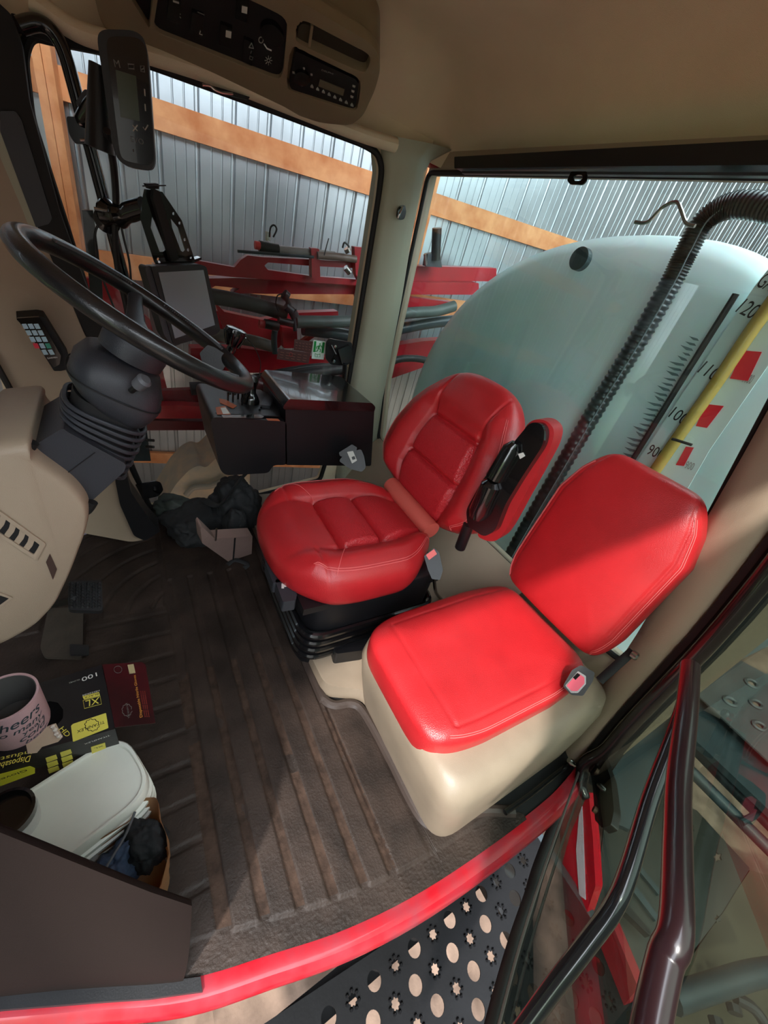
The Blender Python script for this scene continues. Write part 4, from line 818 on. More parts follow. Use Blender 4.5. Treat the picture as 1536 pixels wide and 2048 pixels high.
bm = new(); pxprism(bm, cr([(610, 150), (740, 150), (745, 205), (640, 205)]), bp, bn, 0.03, off=-0.02); obj('top_knob', bm, M['matblack'], br)
bm = new(); tube(bm, [RP(285, 372, bp, bn, -0.02), RP(332, 371, bp, bn, -0.05)], 0.004, 6, flat=0.4); obj('cross_wire', bm, M['matblack'], br)
bm = new(); pxprism(bm, cr([(690, 1020), (820, 985), (1060, 985), (1200, 940), (1205, 965), (1120, 1000), (880, 1005), (720, 1040)]), bp, bn, 0.03, off=-0.03, r=0.003); obj('foot_flange', bm, M['gloss'], br)
bm = new(); tube(bm, smoothpts([RY(212, 425, 1.90), RY(240, 432, 1.86), RY(265, 422, 1.83), RY(290, 415, 1.80)], 5), [0.04, 0.042, 0.036, 0.03, 0.032, 0.036, 0.03, 0.026, 0.028, 0.030, 0.030, 0.030, 0.030, 0.03, 0.03, 0.03], 12); obj('ball_arm', bm, M['gloss'], br)
bm = new(); tube(bm, [RY(188, 417, 1.86), RY(226, 424, 1.86)], 0.005, 8); obj('clamp_bolt', bm, M['chrome'], br)
bm = new(); lathe(bm, [(0, 0), (0.035, 0.0), (0.038, 0.03), (0.0, 0.05)], RY(214, 440, 1.93), (0, -1, 0), 20); obj('post_clamp', bm, M['gloss'], br)
# upright dark bar and clutter behind the wheel
bm = new(); b0 = RY(182, 470, 2.5); pxprism(bm, [(164, 420), (186, 421), (204, 560), (212, 760), (190, 760), (178, 560)], b0, (0, 1, 0), 0.05); BAR = bm
# keypad in holder
kp = thing('keypad_remote', 'small keypad with blue, red and green keys in a black holder on the tan pillar', 'keypad', RY(90, 740, 1.93))
kP = RY(80, 690, 1.90); kn_ = Vector((-0.12, 1, 0)).normalized()
bm = new(); pxprism(bm, [(32, 638), (76, 633), (90, 635), (138, 712), (140, 738), (122, 742), (108, 742), (58, 664)], kP, kn_, 0.11, r=0.004, off=0.002); obj('holder', bm, M['matblack'], kp, bev=0.003)
bm = new(); pxprism(bm, [(33, 637), (78, 634), (122, 712), (119, 729), (108, 735), (98, 722)], kP, kn_, 0.014, r=0.003, off=-0.012); kf = obj('remote_body', bm, M['gloss'], kp, bev=0.002)
kc = {'b': mat('key_blue', srgb(176, 208, 226), 0.4), 'r': mat('key_red', srgb(226, 60, 84), 0.4), 'g': mat('key_green', srgb(60, 150, 130), 0.4)}
for i in range(4):
    for j in range(3):
        x = 43 + 12.6 * j + i * 7.4 - 0.6 * j; y = 648 + 13 * i; c = 'b' if i < 3 else ('r', 'b', 'g')[j]
        bm = new(); pxprism(bm, [(x, y), (x + 9.5, y - 0.6), (x + 14.5, y + 9.5), (x + 5, y + 10)], kP, kn_, 0.0015, r=0.0015, off=-0.0128); obj('key', bm, kc[c], kf, smooth=False)
for j in range(2):
    x = 82 + 13 * j; y = 700; bm = new(); pxprism(bm, [(x, y), (x + 9, y - 1), (x + 15, y + 9), (x + 6, y + 10)], kP, kn_, 0.0015, r=0.0015, off=-0.0128); obj('key', bm, kc['b'], kf, smooth=False)
text('lettering', 'GARMIN', RP(95, 718, kP, kn_, -0.0128), RP(115, 716, kP, kn_, -0.0128), -kn_, mat('white_letter', srgb(235, 235, 235), 0.5), kp, h=0.006)
# ------------------------------------------------------------------ rear blind, hoses
bl = thing('roller_blind', 'long black roller blind cassette across the top of the rear window', 'blind', (1.36, 1.2, 1.84))
bm = new(); pxprism(bm, [(925, 322), (1160, 312), (1560, 296), (1620, 300), (1620, 350), (1540, 345), (1160, 344), (925, 345)], (1.385, 0, 0), (1, 0, 0), -0.05, r=0.006); obj('cassette', bm, M['black'], bl, bev=0.006)
bm = new(); pxprism(bm, [(930, 345), (1600, 352), (1600, 358), (930, 350)], (1.375, 0, 0), (1, 0, 0), -0.02); obj('bottom_rail', bm, M['blacksat'], bl)
bm = new(); pxprism(bm, [(1144, 344), (1176, 344), (1174, 364), (1166, 371), (1142, 370), (1136, 362)], (1.36, 0, 0), (1, 0, 0), -0.006, r=0.006, holes=[[(1148, 356), (1154, 351), (1166, 351), (1168, 357), (1162, 363), (1150, 363)]]); obj('pull_tab', bm, M['gloss'], bl)
tank = thing('sprayer_tank', 'huge pale teal-white plastic sprayer tank filling the rear window', 'tank', (3.0, 1.1, -1.0))
def tprof(a): # outline of the tank end
    ca, sa = math.cos(a), math.sin(a); p = 2.15
    return (math.copysign(abs(ca) ** (2 / p), ca), math.copysign(abs(sa) ** (2 / p), sa))
rows = []
TX = [(1.80, 0.05, 0.05), (1.795, 0.35, 0.35), (1.795, 0.70, 0.70), (1.80, 0.86, 0.86), (1.815, 0.94, 0.94), (1.85, 0.985, 0.985), (1.92, 1.0, 1.0), (2.6, 1.03, 1.03), (4.2, 1.03, 1.03), (4.4, 0.9, 0.9)]
bm = new()
for x, s1, s2 in TX: rows.append([(x, 1.00 + (1.38 if tprof(2 * PI * k / 96)[0] > 0 else 0.95) * s1 * tprof(2 * PI * k / 96)[0], 0.62 + (1.17 if k <= 48 else 0.85) * s2 * tprof(2 * PI * k / 96)[1]) for k in range(96)])
loft(bm, rows)
tm = mat('tank_poly', srgb(226, 238, 240), 0.38, col2=srgb(176, 220, 218), vscale=1.2, spec=0.6); tm.node_tree.nodes['Principled BSDF'].inputs['Subsurface Weight'].default_value = 0.15
obj('tank_shell', bm, tm, tank, sharp=2)
TPL = ((1.785, 0, 0), (1, 0, 0))
def tp_(pts, th=-0.003, off=0.0, m='paper', name='x', par=tank, r=0.0, sm=False): bm = new(); pxprism(bm, pts, *TPL, th, r=r, off=off); return obj(name, bm, M[m] if isinstance(m, str) else m, par, smooth=sm)
gs = tp_([(1536, 540), (1508, 575), (1270, 930), (1230, 1000), (1340, 1040), (1420, 900), (1600, 640), (1640, 540), (1560, 530)], name='gauge_strip', m=mat('gauge_white', srgb(214, 236, 236), 0.5))
red_ = mat('gauge_red', srgb(222, 30, 52), 0.5)
for P_ in ([(1487, 701), (1524, 704), (1496, 762), (1460, 757)], [(1412, 808), (1448, 812), (1414, 856), (1392, 852)], [(1372, 893), (1388, 895), (1368, 932), (1352, 930)]): tp_(P_, -0.002, -0.003, red_, 'red_mark', tank)
ink = mat('black_ink', srgb(24, 28, 30), 0.6)
for s_, a, b in (('GALS', (1510, 572), (1556, 590)), ('1200', (1470, 623), (1514, 645)), ('1100', (1394, 744), (1438, 769)), ('1000', (1336, 833), (1377, 857)), ('900', (1292, 907), (1320, 920))):
    text('gauge_number', s_, RP(*a, *TPL, -0.0035), RP(*b, *TPL, -0.0035), (-1, 0, 0), ink, tank, h=0.045)
faint = mat('grey_ink', srgb(150, 150, 152), 0.6)
for s_, a, b in (('1100', (1484, 764), (1500, 768)), ('900', (1368, 936), (1384, 941))): text('gauge_number', s_, RP(*a, *TPL, -0.0035), RP(*b, *TPL, -0.0035), (-1, 0, 0), faint, tank, h=0.03)
stb = thing('sight_tube', 'amber sight tube running up the white gauge strip of the tank', 'tube', (1.76, 0.55, 1.0))
bm = new(); tube(bm, [RX(1304, 950, 1.755), RX(1352, 880, 1.755), RX(1430, 770, 1.755), RX(1500, 665, 1.755), RX(1580, 555, 1.755)], 0.021, 14); am = mat('amber_tube', srgb(206, 178, 90), 0.25); am.node_tree.nodes['Principled BSDF'].inputs['Transmission Weight'].default_value = 0.35; obj('tube_body', bm, am, stb)
bm = new(); tube(bm, [RX(1344, 878, 1.73), RX(1352, 880, 1.728), RX(1384, 890, 1.73)], 0.005, 8); obj('zip_tie', bm, M['matblack'], stb)
rod = thing('black_rod', 'thin black rod in front of the tank left of the gauge strip', 'rod', (1.76, 0.7, 0.9)); bm = new(); tube(bm, [RX(1472, 588, 1.765), RX(1370, 750, 1.765), RX(1240, 960, 1.765)], 0.0105, 10); obj('rod_body', bm, M['rubber'], rod)
hs = thing('corrugated_hose', 'thick black corrugated hose running down diagonally before the tank', 'hose', (1.70, 0.95, 0.4))
bm = new(); hp = smoothpts([RX(a, b, 1.70) for a, b in ((1560, 420), (1470, 410), (1410, 440), (1372, 505), (1340, 568), (1270, 690), (1195, 812), (1120, 940), (1050, 1060), (1000, 1150))], 44)
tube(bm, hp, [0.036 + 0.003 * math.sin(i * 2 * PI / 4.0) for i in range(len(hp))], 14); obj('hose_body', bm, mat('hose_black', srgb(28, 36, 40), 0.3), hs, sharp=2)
bm = new(); tube(bm, [p + Vector((-0.028, -0.026, 0)) for p in hp[::8]], 0.003, 6); obj('hose_shine_line', bm, mat('hose_shine', srgb(96, 110, 116), 0.3), hs)  # pale line along the hose stands in for its sheen
bm = new(); tube(bm, smoothpts([RX(a, b, 1.6) for a, b in ((1270, 444), (1295, 444), (1325, 415), (1352, 404), (1362, 420), (1372, 446), (1390, 452))], 6), 0.006, 8); obj('wire_hook', bm, M['chrome'], tank)
bm = new(); lathe(bm, [(0, 0), (0.045, 0), (0.045, 0.03), (0.03, 0.035), (0, 0.035)], RX(1165, 520, 1.78), (-1, 0, 0), 24); obj('tank_port', bm, mat('port_dark', srgb(50, 66, 68), 0.4), tank)
random.seed(3)
for k in range(26):
    t = k / 25; x, y = lerp(1392, 1250, t), lerp(672, 925, t); L_ = random.uniform(10, 26)
    tp_([(x - L_, y + random.uniform(-3, 3)), (x + 3, y + 5), (x + 6, y + 10), (x - L_ * 0.4, y + 8)], -0.001, -0.011 * 0 - 0.009 * 0, mat('smudge', srgb(104, 128, 132), 0.6), 'dark_scuff', tank)
# ------------------------------------------------------------------ boom folded outside the side window
boom = thing('folded_boom', 'dusty red folded spray boom lying along the barn wall beyond the side window', 'boom', (0.6, 2.9, -1.0))
S3 = 2.844
def b3c(pts): return [(360 + a / S3, 380 + b / S3) for a, b in pts]
def bp_(name, pts, y, th=0.06, m='redmach', r=0.006, holes=(), crop=True, bev=0.0):
    bm = new(); P = b3c(pts) if crop else pts; H = [b3c(h) if crop else h for h in holes]
    pxprism(bm, P, (0, y, 0), (0, 1, 0), th, r=r, holes=H); return obj(name, bm, M[m] if isinstance(m, str) else m, boom, bev=bev)
def bt(name, pts, y, rad, m='rubber', crop=True, n=12, sm=5): bm = new(); P = b3c(pts) if crop else pts; tube(bm, smoothpts([RY(a, b, y) for a, b in P], sm), rad, n); return obj(name, bm, M[m] if isinstance(m, str) else m, boom)
bp_('boom_arm', [(60, 395), (120, 405), (310, 440), (345, 398), (385, 372), (470, 382), (745, 395), (1300, 425), (1300, 460), (745, 432), (500, 412), (480, 430), (500, 455), (750, 490), (1300, 530), (1300, 560), (640, 520), (300, 495), (60, 470)], 2.85, 0.05, bev=0.004)
bp_('boom_rail', [(60, 505), (330, 500), (640, 515), (1700, 530), (1700, 596), (640, 592), (300, 588), (340, 560), (200, 545), (60, 640)], 2.95, 0.10)
bp_('boom_rail', [(1240, 430), (1800, 445), (1800, 520), (1240, 515)], 3.02, 0.08)
bp_('rail_top', [(1200, 600), (1560, 640), (1560, 690), (1200, 670)], 2.9, 0.08)
for x in (770, 1000):
    w2 = 22
    bp_('upright_plate', [(x - w2, 330), (x + w2, 335), (x + w2 + 6, 500), (x - w2 + 2, 500)] if x == 770 else [(992, 322), (1046, 328), (1020, 520), (1000, 480)], 2.80, 0.05)
bp_('brace', [(1000, 600), (1060, 520), (1090, 540), (1010, 640)], 2.86, 0.04)
bt('hydraulic_cylinder', [(500, 338), (740, 360), (880, 376)], 2.84, 0.026, mat('cylinder_grey', srgb(128, 128, 124), 0.35))
bt('hydraulic_cylinder', [(780, 372), (900, 380), (1000, 395)], 2.80, 0.022, mat('cylinder_brown', srgb(110, 92, 82), 0.45))
bt('cylinder_cap', [(425, 312), (455, 318)], 2.82, 0.022, mat('cap_red', srgb(214, 70, 70), 0.4), sm=2)
bt('cylinder_head', [(450, 318), (500, 330), (560, 340)], 2.83, 0.030, 'black')
bt('hydraulic_fitting', [(500, 290), (500, 236)], 2.82, 0.018, 'chrome', sm=2)
bt('hose_loop', [(508, 268), (515, 215), (535, 200), (550, 225), (530, 268)], 2.80, 0.005)
bt('rod', [(328, 348), (560, 366), (760, 382)], 2.78, 0.008, 'tealsteel', sm=2)
bt('wire_whisker', [(820, 372), (836, 310), (846, 275)], 2.78, 0.0035)
bt('hose_loop', [(925, 330), (935, 300), (960, 320), (968, 352)], 2.78, 0.006)
bt('hydraulic_fitting', [(948, 330), (958, 352)], 2.77, 0.022, 'chrome', sm=2)
bt('hydraulic_fitting', [(940, 440), (965, 470)], 2.77, 0.02, 'chrome', sm=2)
bt('spray_pipe', [(150, 600), (300, 625), (450, 660), (600, 705)], 2.80, 0.045, mat('dusty_hose', srgb(66, 62, 60), 0.6, var=0.3, vscale=8))
bt('spray_pipe', [(100, 800), (250, 830), (420, 860), (520, 890)], 2.9, 0.040, mat('dusty_hose2', srgb(104, 96, 90), 0.6, var=0.4, vscale=8))
bt('boom_pipe', [(660, 750), (850, 750), (1010, 742), (1300, 700), (1450, 690), (1560, 660)], 2.80, 0.042, mat('dusty_green_pipe', srgb(84, 96, 92), 0.5, var=0.3, vscale=8))
bt('boom_pipe', [(700, 790), (880, 815), (1010, 830), (1200, 800), (1400, 760), (1560, 742)], 2.92, 0.045, 'tealsteel')
bp_('lower_beam', [(60, 680), (240, 690), (470, 740), (640, 700), (900, 690), (900, 720), (700, 740), (560, 900), (360, 880), (60, 850)], 3.1, 0.08)
bp_('lower_beam', [(60, 900), (360, 900), (600, 930), (900, 960), (1010, 960), (1010, 1030), (760, 1000), (500, 1040), (400, 1040), (60, 1010)], 3.15, 0.10)
bp_('brace', [(580, 780), (665, 790), (670, 900), (590, 900)], 3.0, 0.06)
bp_('brace', [(200, 640), (250, 690), (400, 1010), (330, 1030)], 3.0, 0.04)
bp_('brace', [(660, 880), (780, 800), (800, 812), (690, 890)], 3.0, 0.04)
bp_('lower_beam', [(1140, 900), (1380, 860), (1540, 850), (1540, 1000), (1380, 1010), (1180, 1080), (1130, 1040)], 3.1, 0.1)
bt('looped_hose', [(60, 1130), (300, 1120), (500, 1090), (700, 1050), (900, 1020), (1010, 1010)], 2.95, 0.045)
bt('looped_hose', [(100, 1060), (350, 1075), (640, 1020), (850, 1000), (1010, 1050)], 3.0, 0.022)
bt('looped_hose', [(430, 1100), (600, 1150), (800, 1120), (1010, 1060)], 2.9, 0.05, mat('dark_red_hose', srgb(70, 18, 26), 0.4))
bt('looped_hose', [(1160, 1000), (1260, 960), (1400, 970), (1460, 1040)], 2.9, 0.03)
bp_('bottom_beam', [(-260, 1230), (0, 1225), (180, 1235), (700, 1250), (700, 1310), (180, 1300), (-260, 1300)], 2.9, 0.08)
bp_('bottom_beam', [(-260, 1310), (180, 1318), (400, 1320), (400, 1365), (-260, 1368)], 2.95, 0.08, mat('dark_red_beam', srgb(96, 22, 30), 0.5))
bp_('bottom_beam', [(-260, 1150), (170, 1130), (400, 1120), (400, 1220), (-260, 1225)], 3.0, 0.05, mat('dark_red_beam2', srgb(120, 24, 34), 0.5))
bp_('side_beam', [(110, 550), (215, 560), (300, 640), (340, 800), (200, 780)], 3.2, 0.05, crop=False)
nz = thing('nozzle_body', 'dusty black spray nozzle cluster hanging on the boom pipe behind the monitor', 'nozzle', RY(575, 650, 2.75))
def nt_(pts, rad, m='rubber', y=2.74): bm = new(); tube(bm, smoothpts([RY(a, b, y) for a, b in b3c(pts)], 3), rad, 12); return bm
for nm, P_, rd, m_ in (('valve_head', [(590, 590), (612, 610)], 0.030, 'black'), ('valve_stem', [(605, 610), (625, 670)], 0.016, 'black'), ('valve_collar', [(600, 660), (640, 690)], 0.026, 'blacksat'), ('nozzle_cap', [(640, 690), (655, 720)], 0.030, 'blacksat'), ('nozzle_tip', [(645, 720), (655, 800)], 0.014, 'blacksat'), ('side_outlet', [(560, 740), (640, 760)], 0.024, 'black'), ('red_cap', [(450, 760), (480, 766)], 0.026, 'redmach'), ('outlet_block', [(480, 760), (560, 775)], 0.030, 'black')):
    obj(nm, nt_(P_, rd), M[m_], nz)
bm = nt_([(590, 590), (555, 600), (545, 650), (560, 690)], 0.004); obj('hose_loop', bm, M['rubber'], nz)
bm = nt_([(540, 800), (535, 850), (540, 930)], 0.02); obj('drop_hose', bm, M['tealsteel'], nz)
el = thing('black_actuator', 'upright black cylinder standing on the red boom behind the rear window corner', 'actuator', RY(875, 520, 2.9))
bm = new(); tube(bm, [RY(874, 456, 2.9), RY(871, 520, 2.9)], 0.036, 14); obj('cylinder_body', bm, M['black'], el)
bm = new(); pxprism(bm, [(856, 508), (880, 505), (884, 535), (852, 533)], (0, 2.9, 0), (0, 1, 0), 0.05, r=0.004); obj('mount', bm, M['blacksat'], el)
bm = new(); tube(bm, [RY(850, 508, 2.88), RY(852, 530, 2.88)], 0.012, 8); obj('fitting', bm, M['chrome'], el)
# dusty fender with hanging bracket seen low through the glass
fe = thing('dusty_fender', 'dusty grey fender outside the low front glass beneath the black console', 'fender', RY(390, 1000, 2.45))
bm = new(); pxprism(bm, [(320, 1020), (352, 968), (378, 940), (398, 930), (412, 936), (470, 880), (500, 900), (500, 1040), (330, 1040)], (0, 2.42, 0), (0, 1, 0), 0.35, r=0.03); obj('fender_shell', bm, mat('dusty_grey', srgb(164, 158, 146), 0.7, col2=srgb(196, 172, 146), vscale=9, bump=0.6, bscale=50), fe, bev=0.03, seg=3)
bm = new(); tube(bm, smoothpts([RY(a, b, 2.38) for a, b in ((372, 990), (388, 975), (420, 972), (450, 960))], 4), 0.02, 10); obj('fender_pipe', bm, mat('dusty_grey2', srgb(150, 146, 136), 0.6), fe)
obj('upright_bar', BAR, M['tealsteel'], boom); fb = assembly('step_bracket', boom, RY(285, 900, 2.3))
bm = new(); pxprism(bm, [(255, 830), (290, 828), (296, 880), (302, 922), (262, 922)], (0, 2.3, 0), (0, 1, 0), 0.04, r=0.004); obj('bracket_plate', bm, M['tealsteel'], fb)
for y in (880, 893): bm = new(); tube(bm, [RY(292, y, 2.28), RY(308, y + 1, 2.26)], 0.008, 8); obj('bolt', bm, M['matblack'], fb)
# ------------------------------------------------------------------ door side, front left corner of the cab
brown = mat('dark_taupe_plastic', srgb(32, 23, 20), 0.85, bump=0.2, bscale=500, spec=0.15)
ST_ = [(0.012, 0.232, 0.32), (-0.05, 0.252, 0.46), (-0.10, 0.278, 0.585), (-0.195, 0.335, 0.75), (-0.30, 0.40, 0.88), (-0.60, 0.52, 1.0)]
bm = new(); rows = []
ST_ = [tuple(RY(a, b, y)) for a, b, y in ((384, 1812, 0.215), (300, 1784, 0.228), (200, 1745, 0.248), (80, 1697, 0.28), (0, 1665, 0.305), (-160, 1605, 0.37))] + [(-0.6, 0.48, 0.95)]
for i, (x, y, z) in enumerate(ST_):
    xo = x - 0.035 if i == 0 else x; yo = silly(max(-0.6, xo)) + 0.0
    r_out = []
    for k in range(11):
        t = k / 10; b = math.sin(PI * t) * 0.018
        r_out.append(Vector((lerp(xo, x, t), lerp(yo, y, t) - b, lerp(0.012, z, t) + b * 0.4)))
    rows.append(r_out + [Vector((x, y + 0.008, z - 0.004)), Vector((x, y + 0.014, z - 0.02)), Vector((xo, yo + 0.02, 0.012))])
loft(bm, rows); struct('trim_16', bm, brown, sharp=0.8)
bm = new(); rows = []
for x in (0.0, -0.1, -0.2, -0.35, -0.6):
    y = silly(max(-0.6, x)); rows.append([(x, y + 0.002, 0.012), (x, y - 0.022, 0.014), (x, y - 0.026, -0.012), (x, y + 0.002, -0.012)])
loft(bm, rows); struct('trim_17', bm, M['rubber'])
# front left corner post (out of frame, stands above the panel, set wide for its shadow) and an added sun-blocking panel
bm = new(); loft(bm, [[(a, b, z), (a - w_, b + 0.10, z), (a - w_, b + 0.16, z), (a, b + 0.06, z)] for a, b, z, w_ in ((-0.28, 0.32, 0.62, 0.13), (-0.20, 0.28, 0.94, 0.13), (-0.11, 0.26, 1.27, 0.13), (-0.05, 0.25, 1.50, 0.13), (-0.06, 0.25, 1.88, 0.13))]); struct('trim_18', bm, M['matblack'])
bm = new(); prism(bm, [(-0.5, 0.48, 1.05), (-1.0, 0.80, 1.05), (-1.0, 0.80, 1.9), (-0.5, 0.48, 1.9)], (0.54, 0.84, 0), 0.03); struct('wall_sun_blocker', bm, M['matblack'])
# ------------------------------------------------------------------ white bucket with things on its lid
LZ = 0.26; e1 = Vector((0.94, 0.34, 0)).normalized(); e2 = Vector((-e1.y, e1.x, 0))
LC = RZ(278, 1515, LZ) - e1 * 0.165
def lidsec(z, a, b, r=0.07): return rounded([LC + e1 * a + e2 * b + Vector((0, 0, z - LZ)), LC - e1 * a + e2 * b + Vector((0, 0, z - LZ)), LC - e1 * a - e2 * b + Vector((0, 0, z - LZ)), LC + e1 * a - e2 * b + Vector((0, 0, z - LZ))], r, 8)
bu = thing('white_bucket', 'white plastic tub with ridged rim and lid standing on the mat', 'bucket', (LC.x, LC.y, 0.006))
A_, B_ = 0.165, 0.094
bm = new(); rows = [lidsec(0.008, A_ * 0.84, B_ * 0.84)]
for z, s_ in ((0.10, 0.92), (0.138, 0.97), (0.140, 1.06), (0.150, 1.06), (0.153, 0.99), (0.166, 1.0), (0.168, 1.05), (0.178, 1.05), (0.181, 0.985), (0.195, 0.99), (0.197, 1.035), (0.207, 1.035), (0.210, 0.97), (0.226, 0.97)): rows.append(lidsec(z, A_ * s_, B_ * s_))
loft(bm, rows); obj('tub_body', bm, M['white'], bu, sharp=0.5)
bm = new(); rows = [lidsec(0.226, A_ * 0.99, B_ * 0.99), lidsec(0.228, A_ * 1.01, B_ * 1.015), lidsec(0.254, A_ * 1.0, B_ * 1.0), lidsec(0.26, A_ * 0.985, B_ * 0.975), lidsec(0.26, A_ * 0.95, B_ * 0.92), lidsec(0.253, A_ * 0.935, B_ * 0.90)]
loft(bm, rows); obj('lid', bm, M['white'], bu, sharp=0.5)
# glove box
GZ = 0.34
gb = thing('glove_box', 'torn black and yellow cardboard glove box lying open on the white lid', 'box', (LC.x, LC.y, 0.262))
gtop = [(230, 1457), (69, 1502), (-60, 1538), (-80, 1415), (95, 1362), (204, 1330)]
card = mat('box_black_card', srgb(26, 26, 30), 0.35, var=0.3, vscale=12, bump=0.2, bscale=40)
bm = new(); hole_ = [(84, 1406), (100, 1402), (116, 1405), (126, 1418), (126, 1436), (112, 1452), (84, 1450)]
tornh = [(84, 1452), (108, 1448), (124, 1476), (110, 1486), (74, 1500), (56, 1492), (50, 1480)]
pxprism(bm, gtop, (0, 0, GZ), (0, 0, 1), -0.0012, holes=[hole_]); obj('top_panel', bm, card, gb, smooth=False)
G3 = pxpoly(gtop, (0, 0, GZ), (0, 0, 1)); bm = new()
prism(bm, [p + Vector((0, 0, -(GZ - 0.263))) for p in G3], (0, 0, 1), 0.002); obj('bottom_panel', bm, mat('box_inside', srgb(20, 20, 22), 0.8), gb, smooth=False)
def side(p, q, name, m): bm = new(); d = Vector((0, 0, -(GZ - 0.263))); n = (q - p).cross(d); prism(bm, [p, q, q + d, p + d], n, 0.0012); return obj(name, bm, m, gb, smooth=False)
s1_ = side(G3[0], G3[1], 'side_panel', card); side(G3[1], G3[2], 'side_panel', card); side(G3[3], G3[4], 'side_panel', card); side(G3[4], G3[5], 'side_panel', card)
fl = [(205, 1329), (284, 1324), (291, 1330), (311, 1446), (230, 1455)]; FPn = (0.12, 0.0, 1)
bm = new(); pxprism(bm, fl, G3[0] + Vector((0, 0, 0.0)), FPn, -0.001); fo = obj('end_flap', bm, mat('maroon_card', srgb(44, 18, 20), 0.3, col2=srgb(84, 18, 26), vscale=6), gb, smooth=False)
yl = M['yellow']; gold = mat('gold_print', srgb(206, 140, 60), 0.5); wh = mat('white_print', srgb(220, 220, 215), 0.5)
GP = ((0, 0, GZ), (0, 0, 1))
def gt(s, a, b, m, h, z=0.0008, P_=GP, par=gb, nn=(0, 0, 1)): text('lettering', s, RP(*a, *P_, z), RP(*b, *P_, z), nn, m, par, h=h)
gt('100', (193, 1345), (163, 1356), wh, 0.013); gt('GLOVES', (160, 1358), (138, 1365), dim, 0.004)
gt('HD22K04', (199, 1380), (165, 1390), wh, 0.004)
bm = new(); pxprism(bm, [(200, 1391), (168, 1399), (165, 1393), (198, 1384)], *GP, 0.0006, off=0.0006); obj('print_block', bm, yl, gb, smooth=False)
gt('BLACK', (197, 1386), (168, 1394), M['matblack'], 0.006, 0.0014)
bm = new(); tube(bm, [RP(*q, *GP, 0.001) for q in ((200, 1392), (203, 1408), (169, 1417), (166, 1401))], 0.0007, 4, closed=True); obj('print_frame', bm, yl, gb, smooth=False)
gt('XL', (199, 1394), (171, 1402), yl, 0.019)
bm = new(); pxprism(bm, [(212, 1426), (217, 1456), (146, 1484), (142, 1452), (146, 1448)], *GP, 0.0006, r=0.002, off=0.0006); obj('print_block', bm, yl, gb, smooth=False)
gt('TITANFLEX', (209, 1441), (154, 1461), M['matblack'], 0.008, 0.0014)
def gear(cx_, cy_, rx, ry, m, P_, z, par): 
    bm = new(); pts = []
    for k in range(40):
        a = PI * (0.05 + 1.9 * k / 39); q = 1.0 + (0.14 if k % 4 < 2 else 0); pts.append(RP(cx_ + rx * q * math.cos(a), cy_ + ry * q * math.sin(a), *P_, z))
    tube(bm, pts, 0.0007, 4); obj('gear_emblem', bm, m, par, smooth=False)
gear(184, 1450, 13, 11, M['matblack'], GP, 0.0014, gb)
gt('HD', (118, 1459), (133, 1475), yl, 0.010)
d0 = (G3[1] - G3[0]); sn = Vector((d0.y, -d0.x, 0)).normalized(); sn = sn if sn.dot(CAM - G3[0]) > 0 else -sn; SPn = (tuple(G3[0]), tuple(sn))
def sblk(pts, m=yl): bm = new(); pxprism(bm, pts, *SPn, 0.0008, r=0.001, off=0.0016); obj('print_block', bm, m, gb, smooth=False)
sblk([(182, 1494), (210, 1485), (212, 1496), (184, 1507)])
text('lettering', 'XL', RP(206, 1490, *SPn, 0.0026), RP(188, 1496, *SPn, 0.0026), sn, M['matblack'], gb, h=0.006)
text('lettering', 'TITANFLEX', RP(219, 1469, *SPn, 0.002), RP(168, 1487, *SPn, 0.002), sn, wh, gb, h=0.006)
for i in range(2):
    for j in range(3): x, y = 91 + 29 * i + 2.2 * j, 1518 - 11 * i + 11 * j; sblk([(x, y - 2), (x + 21, y - 9), (x + 24, y - 1), (x + 3, y + 7)])
sblk([(-30, 1560), (0, 1548), (60, 1532), (70, 1536), (70, 1546), (0, 1572), (-30, 1582)], mat('bright_yellow', srgb(232, 226, 60), 0.5))
text('lettering', 'Gloves', RP(52, 1538, *SPn, 0.0026), RP(-8, 1560, *SPn, 0.0026), sn, M['matblack'], gb, h=0.010)
gt('Disposable Nitrile', (62, 1511), (-58, 1540), yl, 0.014); gt('Industrial', (66, 1500), (-30, 1522), yl, 0.009)
FQ = (tuple(G3[0]), FPn)
def ft(s, a, b, m, h): text('lettering', s, RP(*a, *FQ, 0.0008), RP(*b, *FQ, 0.0008), FPn, m, gb, h=h)
ft('Disposable Nitrile Gloves', (285, 1434), (271, 1350), gold, 0.006); ft('TITANFLEX', (260, 1436), (255, 1405), dimmer, 0.004)
for k in range(3): ft('powder free ambidextrous', (291 + 4 * k, 1434), (282 + 4 * k, 1382), mat('faint_red_print', srgb(150, 60, 50), 0.5), 0.003)
gear(254, 1420, 9, 11, dimmer, FQ, 0.0008, fo)
bm = new(); pxprism(bm, [(255, 1330), (267, 1328), (271, 1346), (259, 1348)], *FQ, 0.0006, off=0.0006); obj('print_block', bm, mat('tan_print', srgb(176, 160, 120), 0.5), gb, smooth=False)
ft('XL', (268, 1346), (258, 1347), M['matblack'], 0.006)
bm = new(); tube(bm, [RP(236 + 8 * math.cos(2 * PI * k / 16), 1339 + 7 * math.sin(2 * PI * k / 16), *FQ, 0.001) for k in range(16)], 0.0006, 4, closed=True); obj('round_stamp', bm, dimmer, fo, smooth=False)
bm = new(); T0 = [RP(*q, *GP, 0.001) for q in ((105, 1449), (112, 1447), (126, 1474), (116, 1484), (84, 1494), (74, 1506), (56, 1508), (50, 1480), (60, 1466), (88, 1456))]; prism(bm, T0, (0, 0, 1), 0.001); obj('torn_card', bm, mat('torn_card', srgb(190, 168, 146), 0.85, bump=0.8, bscale=60), gb, smooth=False)
